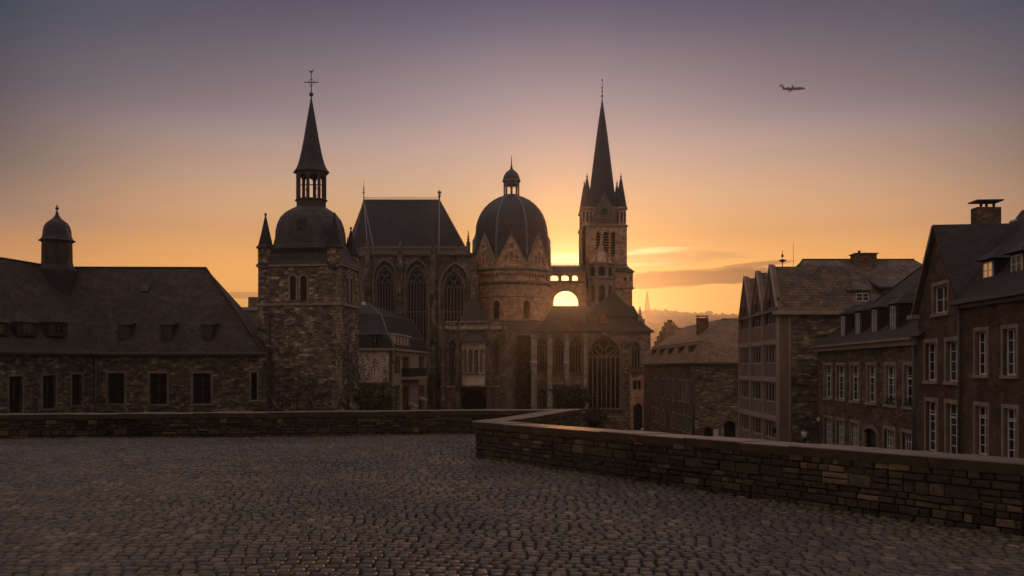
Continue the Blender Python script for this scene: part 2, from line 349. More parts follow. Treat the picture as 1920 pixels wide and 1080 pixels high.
def archtop(u0, u1, zs, za, n=7):   # from right springing over the apex to left springing
    w = (u1 - u0) / 2; c = (u0 + u1) / 2; h = za - zs; out = []
    if h <= w * 1.02:
        return [(c + w * math.cos(math.pi * i / (2 * n)), zs + h * math.sin(math.pi * i / (2 * n))) for i in range(2 * n + 1)]
    Rr = (w * w + h * h) / (2 * w); a1 = math.acos((Rr - w) / Rr)
    r = [(c + w - Rr + Rr * math.cos(a1 * i / n), zs + Rr * math.sin(a1 * i / n)) for i in range(n + 1)]
    return r + [(2 * c - u, z) for u, z in reversed(r[:-1])]
def arch(u0, u1, z0, zs, za, n=7): return [(u0, z0), (u1, z0)] + archtop(u0, u1, zs, za, n)
def ring(mb, fac, pts, w, o0, o1, closed=False):   # moulding that follows a line on a facade
    n = len(pts)
    for i in range(n if closed else n - 1):
        a = Vector(pts[i]); b = Vector(pts[(i + 1) % n]); d = (b - a)
        if d.length < 1e-5: continue
        q = Vector((-d.y, d.x)).normalized() * w / 2; e = d.normalized() * w * .2
        c = [a - e + q, b + e + q, b + e - q, a - e - q]
        mb.mesh([fac.p(v.x, v.y, o0) for v in c] + [fac.p(v.x, v.y, o1) for v in c], [(0, 1, 2, 3), (7, 6, 5, 4), (0, 4, 5, 1), (1, 5, 6, 2), (2, 6, 7, 3), (3, 7, 4, 0)])
def win(fac, root, u0, u1, z0, z1, cols=2, rows=3, r=.22, fw=.07, bw=.035, sur=.16, fm='white', sm='trim', gm='glass', name='window', top=None, sill=True):
    mb = MB()
    for (a, b, c, d) in ((u0, u0 + fw, z0, z1), (u1 - fw, u1, z0, z1), (u0 + fw, u1 - fw, z0, z0 + fw), (u0 + fw, u1 - fw, z1 - fw, z1)): fac.box(mb, a, b, c, d, -r, -r + .07)
    for i in range(1, cols): u = u0 + (u1 - u0) * i / cols; k = fw * .8 if i * 2 == cols else bw; fac.box(mb, u - k / 2, u + k / 2, z0 + fw, z1 - fw, -r + .003, -r + .075)
    for i in range(1, rows): z = z0 + (z1 - z0) * i / rows; fac.box(mb, u0 + fw, u1 - fw, z - bw / 2, z + bw / 2, -r + .01, -r + .06)
    if top: z = z0 + (z1 - z0) * top; fac.box(mb, u0 + fw, u1 - fw, z - fw / 2, z + fw / 2, -r + .005, -r + .09)
    w = mb.build(name, M[fm], root)
    g = MB(); fac.box(g, u0, u1, z0, z1, -r - .03, -r + .02); g.build('pane', M['glass_grey' if gm == 'glass' and math.sin(u0 * 12.9 + z0 * 7.7) > .45 else gm], w)
    if sur:
        q = MB(); s = sur
        for (a, b, c, d) in ((u0 - s, u0, z0, z1), (u1, u1 + s, z0, z1), (u0 - s, u1 + s, z1, z1 + s * 1.1)): fac.box(q, a, b, c, d, -.12, .035)
        if sill: fac.box(q, u0 - s * 1.2, u1 + s * 1.2, z0 - s * .9, z0, -.2, .10)
        q.build('surround', M[sm], w)
    return w
def gothic(fac, root, u0, u1, z0, zs, za, lights=3, r=.5, mw=.14, gm='leaded', transoms=(), m='tracery', frame=.25, hood=.3, head=True, fo=.12):
    hol = arch(u0, u1, z0, zs, za)
    mb = MB(); hood and ring(mb, fac, archtop(u0 - hood / 2, u1 + hood / 2, zs, za + hood * .6), hood, -.2, fo)
    ring(mb, fac, hol[1:] + [hol[0]], frame, -r, -r + .3)
    w = (u1 - u0) / lights; zh = zs - (za - zs) * .05
    for i in range(1, lights): u = u0 + w * i; fac.box(mb, u - mw / 2, u + mw / 2, z0, zh, -r, -r + .2)
    for i in range(lights): ring(mb, fac, archtop(u0 + w * i, u0 + w * (i + 1), zh - .1 * w, zh + w * .8, 4), mw, -r, -r + .16)
    if head and lights > 2:
        c = (u0 + u1) / 2; h = za - zs; q = (u1 - u0) * .19
        cs = [(c - q * 1.15, zs + h * .32), (c + q * 1.15, zs + h * .32), (c, zs + h * .62)]
        for cu, cz in cs: ring(mb, fac, [(cu + q * .9 * math.cos(i * math.pi / 5), cz + q * .9 * math.sin(i * math.pi / 5)) for i in range(10)], mw, -r, -r + .15, True)
    for t in transoms: fac.box(mb, u0, u1, t - mw / 2, t + mw / 2, -r + .01, -r + .17)
    o = mb.build('window', M[m], root)
    g = MB(); g.mesh([fac.p(u, z, -r - .02) for u, z in hol], [tuple(range(len(hol)))]); g.mesh([fac.p(u, z, -r - .06) for u, z in hol], [tuple(range(len(hol)))]); g.build('pane', M[gm], o)
    return hol
def pinnacle(mb, x, y, z0, z1, z2, w):
    mb.box(x - w / 2, x + w / 2, y - w / 2, y + w / 2, z0, z1)
    mb.lathe(x, y, [(w * .62, z1), (w * .62, z1 + w * .15), (w * .42, z1 + w * .2), (.03, z2)], 4, R(45))
    mb.ball((x, y, z2 - .05), w * .16, 6)
    for k in range(1, 4):
        zz = z1 + (z2 - z1) * k / 4; rr = w * .42 * (1 - k / 4) + w * .12
        mb.box(x - rr, x + rr, y - .05, y + .05, zz, zz + w * .15); mb.box(x - .05, x + .05, y - rr, y + rr, zz, zz + w * .15)
def buttress(mb, fac, u, w, steps, top=None):   # steps: (z0, z1, out)
    for z0, z1, o in steps: fac.box(mb, u - w / 2, u + w / 2, z0, z1, -.2, o); mb.mesh([fac.p(u - w / 2 - .05, z1, -.1), fac.p(u + w / 2 + .05, z1, -.1), fac.p(u + w / 2 + .05, z1, o + .08), fac.p(u - w / 2 - .05, z1, o + .08), fac.p(u - w / 2 - .05, z1 + o * .5, -.1), fac.p(u + w / 2 + .05, z1 + o * .5, -.1)], [(0, 3, 2, 1), (3, 4, 5, 2), (0, 4, 3), (1, 2, 5), (0, 1, 5, 4)])
    if top: q = fac.p(u, 0, steps[-1][2] * .45); pinnacle(mb, q.x, q.y, steps[-1][1] - .1, top[0], top[1], w * .8)
def rail(mb, fac, u0, u1, z0, z1, o=.1, step=.7, pw=.16, T=.25):
    fac.box(mb, u0, u1, z0, z0 + .16, o - T, o); fac.box(mb, u0, u1, z1 - .2, z1, o - T, o + .03)
    n = max(1, int((u1 - u0) / step))
    for i in range(n + 1): u = u0 + (u1 - u0) * i / n; fac.box(mb, u - pw / 2, u + pw / 2, z0 + .16, z1 - .2, o - T * .8, o - .02)
def dormer(fac, root, uc, w, z0, z1, of, L, kind='hip', wm='slate', rm='slate', cols=2, rows=3, gm='glass', fm='white', rise=.9, over=.14, wz=(.18, .9), ww=.3, label=None):
    b = MB(); fac.box(b, uc - w / 2, uc + w / 2, z0, z1, of - L, of); d = b.build('dormer', M[wm], root)
    if label: d['label'] = label
    r = MB(); a = uc - w / 2 - over; c = uc + w / 2 + over; o1 = of + over * 1.5; o2 = of - L
    if kind == 'hip':
        top = z1 + rise; pts = [fac.p(a, z1, o1), fac.p(c, z1, o1), fac.p(c, z1, o2), fac.p(a, z1, o2), fac.p(uc, top, of - w * .45), fac.p(uc, top, o2)]
        r.mesh(pts, [(0, 1, 4), (1, 2, 5, 4), (3, 0, 4, 5), (0, 3, 2, 1), (2, 3, 5)])
    elif kind == 'gable':
        top = z1 + rise; pts = [fac.p(a, z1, o1), fac.p(c, z1, o1), fac.p(c, z1, o2), fac.p(a, z1, o2), fac.p(uc, top, o1), fac.p(uc, top, o2)]
        r.mesh(pts, [(0, 1, 4), (1, 2, 5, 4), (3, 0, 4, 5), (0, 3, 2, 1), (2, 3, 5)])
    else:
        t = .15; pts = [fac.p(a, z1, o1), fac.p(c, z1, o1), fac.p(c, z1 + rise, o2), fac.p(a, z1 + rise, o2)]
        r.mesh(pts + [p + Z3 * t for p in pts], [(0, 1, 2, 3), (7, 6, 5, 4), (0, 4, 5, 1), (1, 5, 6, 2), (2, 6, 7, 3), (3, 7, 4, 0)])
    r.build('dormer_roof', M[rm], d)
    u0 = uc - w / 2 + w * ww / 2; u1 = uc + w / 2 - w * ww / 2; za = z0 + (z1 - z0) * wz[0]; zb = z0 + (z1 - z0) * wz[1]
    f = MB(); fw = .07
    for (p0, p1, q0, q1) in ((u0, u0 + fw, za, zb), (u1 - fw, u1, za, zb), (u0, u1, za, za + fw), (u0, u1, zb - fw, zb)): fac.box(f, p0, p1, q0, q1, of, of + .06)
    for i in range(1, cols): u = u0 + (u1 - u0) * i / cols; fac.box(f, u - .03, u + .03, za + fw, zb - fw, of, of + .065)
    for i in range(1, rows): z = za + (zb - za) * i / rows; fac.box(f, u0 + fw, u1 - fw, z - .018, z + .018, of, of + .055)
    f.build('window_frame', M[fm], d)
    g = MB(); fac.box(g, u0 + fw, u1 - fw, za + fw, zb - fw, of - .02, of + .02); g.build('pane', M[gm], d)
    return d
def gutter(fac, root, u0, u1, z, o=.45, h=.22, m='gutter', name='gutter'):
    b = MB(); fac.box(b, u0, u1, z - h, z, -.05, o); fac.box(b, u0, u1, z - h * 2, z - h, -.05, o * .5); return b.build(name, M[m], root)
def pipe(fac, root, u, z0, z1, o=.14, r=.06):
    b = MB(); b.tube([fac.p(u, z0, o), fac.p(u, (z0 + z1) / 2, o), fac.p(u, z1, o)], r); return b.build('downpipe', M['gutter'], root)
def seams(root, lines, r=.12, m='seam', name='roof_ridge'):
    b = MB()
    for l in lines: b.tube(l, r, n=5, sm=False)
    return b.build(name, M[m], root)

# ---------------------------------------------------------------- setting: ground, terrace, parapet, hills
def build_ground():
    xs = [-2650, -1500, -900, -300] + list(range(-120, 121, 12)) + [300, 900, 1500, 2650]
    ys = [-58, -40] + list(range(-20, 241, 10)) + [400, 700, 1200, 2380]
    vs = [(x, y, G(y)) for y in ys for x in xs]; n = len(xs)
    fs = [(j * n + i, j * n + i + 1, (j + 1) * n + i + 1, (j + 1) * n + i) for j in range(len(ys) - 1) for i in range(n - 1)]
    mb = MB(); mb.mesh(vs, fs)
    tag(mb.build('ground', bricks('dark_setts', (.050, .040, .033), (.034, .028, .024), (.018, .015, .013), .22, .16, .02, .6, var=.6)), kind='structure')
build_ground()
PL = [(-24, 20.45), (1.26, 23.85), (-.70, 17.4), (5.33, 9.22), (9.6, 3.43), (9.6, -8.)]   # inner face of the parapet, seen from the terrace
PH = [.56, .63, .70, .76, .80, .80]
def offs(pl, o, k0=0, k1=None):   # offset of an open polyline outward (to its left)
    out = []; n = len(pl)
    for i, p in enumerate(pl):
        p = Vector(p); ns = []
        if i > 0: d = (p - Vector(pl[i - 1])).normalized(); ns.append(Vector((-d.y, d.x)))
        if i < n - 1: d = (Vector(pl[i + 1]) - p).normalized(); ns.append(Vector((-d.y, d.x)))
        if len(ns) == 1: out.append(p + ns[0] * o)
        else:
            b = (ns[0] + ns[1]).normalized(); out.append(p + b * (o / max(.3, b.dot(ns[0]))))
    return out
def tinted(name, cols, rough, bumps, scale=14.):
    m = mat(name, rough=rough, spec=.35); t = NT(m)
    a = t.n('ShaderNodeAttribute', attribute_name='tint'); s = t.n('ShaderNodeSeparateColor', {0: a.outputs['Color']}).outputs
    col = t.ramp(s[0], [(i / (len(cols) - 1), c) for i, c in enumerate(cols)])
    g = t.noise(t.ob, scale, 6., .7)
    col = t.mix(.8, col, t.mix(1., col, t.ramp(g, [(.28, (.5, .5, .5)), (.72, (1.55, 1.5, 1.42))]), 'MULTIPLY'))
    b = t.noise(t.ob, .28, 6., .65)
    col = t.mix(.85, col, t.mix(1., col, t.ramp(b, [(.34, (.42, .42, .43)), (.5, (1., .98, .95)), (.66, (1.5, 1.42, 1.32))]), 'MULTIPLY'))
    t.l(col, t.b.inputs['Base Color']); t.bump(g, bumps, .02)
    return m
M['block'] = tinted('weathered_wall_block', [(.022, .017, .012), (.046, .035, .024), (.030, .023, .017), (.072, .054, .036), (.034, .024, .016), (.135, .10, .068), (.026, .024, .019)], .9, .8)
M['cobble'] = tinted('cobblestone', [(.044, .034, .027), (.076, .058, .044), (.060, .048, .040), (.106, .081, .061), (.054, .044, .038), (.16, .12, .09)], .36, .35, 22.)
def set_tint(o, tints):
    ca = o.data.color_attributes.new('tint', 'FLOAT_COLOR', 'POINT'); arr = np.repeat(np.asarray(tints, np.float32)[:, None], 4, 1)
    ca.data.foreach_set('color', arr.ravel())
def build_parapet():
    root = thing('parapet_wall', 'low rough stone parapet with flat pale coping that zigzags round the cobbled terrace', 'wall', (0, 20, 0))
    rnd = random.Random(3)
    mb = MB(); tint = []
    T = .42
    inner = [Vector(p) for p in PL]; outer = offs(PL, T)
    # solid core
    ci = offs(PL, .03); co = offs(PL, T - .03)
    core = MB()
    for i in range(len(PL) - 1):
        z0, z1 = -.05, PH[i] - .10; z3 = PH[i + 1] - .10; bot = -4.6
        a, b, c, d = ci[i], ci[i + 1], co[i + 1], co[i]
        core.mesh([(*a, bot), (*b, bot), (*c, bot), (*d, bot), (*a, z1), (*b, z3), (*c, z3), (*d, z1)], [(0, 1, 5, 4), (2, 3, 7, 6), (3, 0, 4, 7) if i == 0 else (4, 5, 6, 7), (4, 5, 6, 7)])
    def blocks(a, b, h0, h1, zb, sgn):
        d = (b - a); L = d.length; d = d / L; nn = Vector((d.y, -d.x)) * sgn
        z = zb; hm = max(h0, h1) - .125
        while z < hm - .05:
            ch = rnd.choice([.06, .075, .09, .10, .12, .15]); 
            if z + ch > hm - .06: ch = hm - z
            u = -rnd.random() * .2
            while u < L:
                w = rnd.uniform(.10, .30) * (1.3 if ch > .11 else 1)
                sub = [(z, z + ch)] if ch < .115 or rnd.random() < .6 else [(z, z + ch * .5), (z + ch * .5, z + ch)]
                for za, zc in sub:
                    u0 = max(0, u) + .006; u1 = min(L, u + w) - .006
                    if u1 - u0 < .04: continue
                    pr = rnd.uniform(.0, .035); g = .012; jit = lambda s: rnd.uniform(-s, s)
                    o = [(u0 + jit(.008), za + .006 + jit(.006)), (u1 + jit(.008), za + .006 + jit(.006)), (u1 + jit(.008), zc - .006 + jit(.006)), (u0 + jit(.008), zc - .006 + jit(.006))]
                    cu = (u0 + u1) / 2; cz = (za + zc) / 2
                    k = len(mb.v)
                    def W3(q, off): p = a + d * q[0] + nn * off; return (p.x, p.y, q[1])
                    inn = [(cu + (q[0] - cu) * (1 - 2 * g / (u1 - u0)), cz + (q[1] - cz) * (1 - 2 * g / (zc - za))) for q in o]
                    mb.mesh([W3(q, -.04) for q in o] + [W3(q, pr - .006) for q in o] + [W3(q, pr + .01) for q in inn],
                            [(0, 1, 5, 4), (1, 2, 6, 5), (2, 3, 7, 6), (3, 0, 4, 7), (4, 5, 9, 8), (5, 6, 10, 9), (6, 7, 11, 10), (7, 4, 8, 11), (8, 9, 10, 11)])
                    tv = rnd.random() * .85 if rnd.random() < .93 else 1.
                    tint.extend([tv] * 12)
                u += w
            z += ch
    for i in range(len(PL) - 2): blocks(inner[i], inner[i + 1], PH[i], PH[i + 1], -.02, 1)
    blocks(outer[1], outer[2], PH[1], PH[2], -1.2, -1)
    o = mb.build('stonework', M['block'], root, fix=False); set_tint(o, tint)
    core.build('wall_core', M['rubble_dark'], root)
    # coping stones, butted end to end with thin joints
    cb = MB(); e0 = offs(PL, -.085); e1 = offs(PL, T + .085)
    for i in range(len(PL) - 1):
        L = (inner[i + 1] - inner[i]).length; n = max(2, round(L / .95)); cut = [0]
        for k in range(1, n): cut.append((k + rnd.uniform(-.12, .12)) / n)
        cut.append(1)
        for k in range(n):
            t0 = cut[k] + (.007 / L if k else 0); t1 = cut[k + 1] - (.007 / L if k < n - 1 else 0); dz = rnd.uniform(-.008, .008)
            q = [(e0[i].lerp(e0[i + 1], t0), t0), (e0[i].lerp(e0[i + 1], t1), t1), (e1[i].lerp(e1[i + 1], t1), t1), (e1[i].lerp(e1[i + 1], t0), t0)]
            h = [PH[i] + (PH[i + 1] - PH[i]) * t + dz for _, t in q]
            ctr = sum((p for p, _ in q), Vector((0, 0))) / 4
            lo = [(*(p.lerp((inner[i].lerp(inner[i + 1], (cut[k] + cut[k + 1]) / 2)).lerp(outer[i].lerp(outer[i + 1], (cut[k] + cut[k + 1]) / 2), .5), 0)), hh - .13) for (p, _), hh in zip(q, h)]
            dd = (inner[i + 1] - inner[i]).normalized(); nv = Vector((-dd.y, dd.x)); lo = [(v[0] + nv.x * sg, v[1] + nv.y * sg, v[2]) for v, sg in zip(lo, (.055, .055, -.055, -.055))]; mid = [(*p, hh - .012) for (p, _), hh in zip(q, h)]
            hi = [(*(p + (ctr - p).normalized() * .014), hh) for (p, _), hh in zip(q, h)]
            cb.mesh(lo + mid + hi, [(3, 2, 1, 0), (0, 1, 5, 4), (1, 2, 6, 5), (2, 3, 7, 6), (3, 0, 4, 7), (4, 5, 9, 8), (5, 6, 10, 9), (6, 7, 11, 10), (7, 4, 8, 11), (8, 9, 10, 11)])
    cb.build('coping', M['coping'], root)
build_parapet()
def build_terrace():
    poly = [tuple(p) for p in offs(PL, .02)] + [(-24, -8)]
    mb = MB(); mb.prism(poly[::-1], -4.5, -.028)
    tag(mb.build('terrace', plain('dark_joint_sand', (.008, .0065, .005), .95, .4, 6.)), kind='structure')
    def inside(x, y):
        c = False; n = len(poly); pp = poly
        for i in range(n):
            x1, y1 = pp[i]; x2, y2 = pp[(i + 1) % n]
            if (y1 > y) != (y2 > y) and x < (x2 - x1) * (y - y1) / (y2 - y1) + x1: c = not c
        return c
    rnd = random.Random(11); V = []; Fc = []; T = []
    def warp(x, y):   # the setts run in rows that wander in shallow waves and swing towards the right-hand wall
        yy = y + .13 * math.sin(x * .75 + y * .2) + .035 * math.sin(x * 1.9 + 1.3 + y * .4) - .34 * (math.log(1 + math.exp((x - .5) * .5)) / .5)
        xx = x + .05 * math.sin(y * .9 + x * .3) + .22 * (math.log(1 + math.exp((x - .5) * .5)) / .5) * 0
        return xx, yy
    ry = 1.2; row = 0
    while ry < 36:
        rh = rnd.uniform(.132, .152); x = -24.5 + rnd.random() * .2
        wob = rnd.uniform(-.02, .02)
        while x < 11:
            w = rnd.uniform(.105, .155); g = .011
            cx, cy = x + w / 2, ry + rh / 2
            wx, wy = warp(cx, cy)
            if wy < -1 or not inside(wx, wy): x += w; continue
            b = len(V); j = .006
            top = .002 + rnd.uniform(-.006, .006) + .012 * math.sin(wx * .7) * math.sin(wy * .5); tx = rnd.uniform(-.05, .05); ty = rnd.uniform(-.07, .05)
            gy = .019; cs = [(-w / 2 + g, -rh / 2 + gy), (w / 2 - g, -rh / 2 + gy), (w / 2 - g, rh / 2 - gy), (-w / 2 + g, rh / 2 - gy)]
            cs = [(p + rnd.uniform(-j, j), q + rnd.uniform(-j, j)) for p, q in cs]
            for k, zz in ((1.02, -.04), (.96, -.014), (.76, 0.)):
                for p, q in cs:
                    X_, Y_ = warp(cx + p * k, cy + q * k); V.append((X_, Y_, top + zz + p * tx + q * ty))
            Fc += [(b + i, b + (i + 1) % 4, b + 4 + (i + 1) % 4, b + 4 + i) for i in range(4)] + [(b + 4 + i, b + 4 + (i + 1) % 4, b + 8 + (i + 1) % 4, b + 8 + i) for i in range(4)] + [(b + 8, b + 9, b + 10, b + 11)]
            T += [rnd.random() ** 1.1] * 12
            x += w
        ry += rh; row += 1
    me = bpy.data.meshes.new('terrace_paving'); me.from_pydata(V, [], Fc); me.polygons.foreach_set('use_smooth', [True] * len(Fc)); me.materials.append(M['cobble'])
    o = bpy.data.objects.new('terrace_paving', me); COL.objects.link(o); set_tint(o, T); tag(o, kind='structure')
build_terrace()

def build_hills():
    n = 160; y0 = 1900.
    def top(x):   # silhouette height over the eye
        px = 960 + x / y0 * F
        h = 108 + 14 * math.sin(px * .006 + 1.0) + 8 * noise.noise(Vector((px * .008, 0, 0)))
        if px < 1230: h -= (1230 - px) * .16 if px > 1000 else 37
        return max(h, 20)
    xs = [-2640 + 5280 * i / n for i in range(n + 1)]; vs = []; rows = [(-500, 0, 0.), (-260, .45, 3), (-90, .85, 4), (0, 1., 0), (200, .9, 4), (440, .6, 0)]
    for dy, k, a in rows:
        for x in xs: vs.append((x, y0 + dy, -9.2 + (top(x) + 9) * k + a * noise.noise(Vector((x * .01, dy, 0)))))
    m = n + 1; fs = [(j * m + i, j * m + i + 1, (j + 1) * m + i + 1, (j + 1) * m + i) for j in range(len(rows) - 1) for i in range(n)]
    mb = MB(); mb.mesh(vs, fs, True)
    tag(mb.build('hills', plain('wooded_hillside', (.045, .042, .028), .95, .4, .02), fix=True), kind='structure')
    rnd = random.Random(5); wb = MB()
    ico = bmesh.new(); bmesh.ops.create_icosphere(ico, subdivisions=1, radius=1); iv = [v.co.copy() for v in ico.verts]; jf = [tuple(v.index for v in f.verts) for f in ico.faces]; ico.free()
    for k in range(2600):
        px = rnd.uniform(1000, 2100) if rnd.random() < .7 else rnd.uniform(-300, 1000); dy = rnd.choice([0, 0, -20, -60, -110, -180, -240, 30]) + rnd.uniform(-12, 12); x = (px - 960) / F * y0
        kk = 1 + dy / 260 * .55 if dy < 0 else 1; x = max(-2600, min(2600, x)); s = rnd.uniform(3.5, 7) * (1.6 if rnd.random() < .05 else 1); c = Vector((x, y0 + dy, -9.2 + (top(x) + 9) * kk + s * .4))
        wb.mesh([c + Vector((v.x * s, v.y * s, v.z * s * rnd.uniform(.7, 1.5))) for v in iv], jf)
    tag(wb.build('woodland', plain('far_foliage', (.05, .045, .03), .95, .4, .05), fix=False), 'hazy wood of small tree crowns covering the distant hill', kind='stuff')
build_hills()

# ---------------------------------------------------------------- left: long stone hall with bell turret
def build_hall():
    f1 = PF(178, 96, 500, 96); f0 = PF(-70, 82, 178, 96); g = G(92); ez = 3.43
    root = thing('stone_hall', 'long low stone hall with brown slate roofs, small dormers and bell turret', 'building', (PX(178, 96), 97, g))
    w1 = [f1.rect(*q) for q in ((203, 700, 233, 757), (281, 700, 313, 758), (362, 700, 395, 757), (471, 698, 482, 750))]
    w0 = [f0.rect(*q) for q in ((17, 706, 42, 774), (80, 704, 104, 766), (135, 702, 154, 760))]
    mb = MB(); f1.wall(mb, R4(0, f1.L, g, ez), [R4(*q) for q in w1]); f0.wall(mb, R4(0, f0.L, g, ez), [R4(*q) for q in w0])
    back = [f0.p(0, 0, -.55), f0.p(f0.L - .3, 0, -.55), f1.p(.3, 0, -.55), f1.p(f1.L - .1, 0, -.55), Vector((-27.5, 101, 0)), Vector((-33, 112, 0)), Vector((-58, 112, 0)), Vector((-70, 92, 0))]
    mb.prism([(p.x, p.y) for p in back], g, ez - .1)
    mb.build('wall', M['rubble_dark'], root)
    for q in w1[:3]: win(f1, root, *q, cols=2, rows=5, sur=.24, fm='wood', sm='trim_dark', gm='leaded', r=.35)
    win(f1, root, *w1[3], cols=1, rows=4, sur=.2, fm='wood', sm='trim_dark', gm='leaded', r=.35)
    for q in w0: win(f0, root, *q, cols=2, rows=5, sur=.2, fm='wood', sm='trim_dark', gm='leaded', r=.35)
    # roofs
    e = .45; Rj = Vector((-52.6, 102.5, 13.35)); RL = Vector((-58.2, 84.9, 13.75)); RR = P(386, 503, 104)
    A = f0.p(-2, ez, e); B = Vector(((f0.p(f0.L, 0, e).x + f1.p(0, 0, e).x) / 2, f1.p(0, 0, e).y, ez)); C = f1.p(f1.L - .2, ez, e); D = Vector((-28.5, 111, ez)); E = Vector((-58, 112, ez)); G0 = Vector((-72, 90, ez))
    r1 = MB()
    def sub(a, b, c, d, n=9, sag=.16):   # roof plane with a slight sag between eave (a,b) and ridge (d,c)
        for i in range(n):
            for j in range(3):
                def q(s, t):
                    p = a.lerp(b, s).lerp(d.lerp(c, s), t); p = p + Z3 * (.05 * noise.noise(p * .35) - sag * math.sin(math.pi * t)); return p
                r1.face([q(i / n, j / 3), q((i + 1) / n, j / 3), q((i + 1) / n, (j + 1) / 3), q(i / n, (j + 1) / 3)])
    sub(B, C, RR, Rj); r1.face([C, D, RR]); r1.face([D, E, Rj, RR])
    r1.face([B, C, D, E]); o1 = r1.build('roof', M['slate_warm'], root)
    r1 = MB(); sub(A, B, Rj, RL); r1.face([E, G0, RL, Rj]); r1.face([G0, A, RL]); r1.face([A, B, E, G0]); o2 = r1.build('roof', M['slate_warm'], root)
    seams(root, [[C + Z3 * .05, RR + Z3 * .05], [RR + Z3 * .05, Rj + Z3 * .05], [Rj + Z3 * .05, RL + Z3 * .05]], .13, 'slate_warm')
    gutter(f1, root, 0, f1.L, ez + .02, .62, .2); gutter(f0, root, -2, f0.L - .05, ez + .02, .62, .2)
    pipe(f1, root, .2, g, ez, .2, .09)
    # dormers
    for px in (228, 308, 385):
        u, z = f1.uz(px, 636); dormer(f1, root, u, 1.25, PZ(638, 97), PZ(611, 97), -.62, 3.2, 'shed', 'slate_warm', 'slate_warm', 1, 1, fm='wood', rise=.55, over=.1, wz=(.12, .95), ww=.12)
    for px, w in ((8, 2.3), (62, 2.3), (120, 2.3)):
        u = f0.uz(px, 600)[0]; d = f0.p(u, 0).y; dormer(f0, root, u, w, PZ(630, d), PZ(604, d), -.75, 3.6, 'hip', 'slate_warm', 'slate_warm', 2, 2, fm='wood', rise=1.0, wz=(.15, .9), ww=.5)
    s = MB(); u, z = f1.uz(335, 535); k = (PZ(530, 102.3) - ez) / (13.4 - ez)
    c = B.lerp(C, .47).lerp(RR.lerp(Rj, .5), .70); dn = (RR - C.lerp(B, .4)).normalized(); tv = Vector((1, 0, 0)); up = Vector((0, .62, .78)); nn = Vector((0, -.78, .62))
    s.obox(c - tv * .45 + nn * .0, tv * .9, up * 1.2, nn * .14); s.build('roof_hatch', M['iron'], root)
    # bell turret
    cx, cy = PX(107, 101), 101.; k = F / 101; zz = lambda y: EYE + (H - y) / k
    t = MB(); t.lathe(cx, cy, [(2.1, zz(512) - 5.2), (2.1, zz(508)), (1.7, zz(498)), (1.62, zz(492)), (1.58, zz(456)), (1.7, zz(454)), (1.7, zz(452))], 8, R(22.5)); tu = t.build('turret', M['slate'], root)
    d = MB(); d.lathe(cx, cy, [(1.9, zz(453)), (1.95, zz(451.5)), (1.65, zz(448)), (1.5, zz(442)), (1.48, zz(434)), (1.36, zz(425)), (1.1, zz(418)), (.72, zz(413)), (.42, zz(409)), (.2, zz(403)), (.1, zz(396))], 8, R(22.5)); d.build('onion_roof', M['lead_dark'], tu)
    f = MB(); f.tube([(cx, cy, zz(398)), (cx, cy, zz(385))], .06, .03); f.ball((cx, cy, zz(391)), .2); f.ball((cx, cy, zz(386)), .1); f.build('finial', M['iron'], tu)
    l = MB()
    for a in (-112.5, -67.5, -22.5, -157.5):
        an = R(a + 22.5); n = Vector((math.cos(an), math.sin(an), 0)); tt = Vector((-n.y, n.x, 0)); o = Vector((cx, cy, 0)) + n * 1.47
        for i in range(9): z = zz(484) + i * (zz(459) - zz(484)) / 9; l.obox(o - tt * .42 + Z3 * z, tt * .84, n * .07, Z3 * .1)
    l.build('louvre', M['wood'], tu)
build_hall()

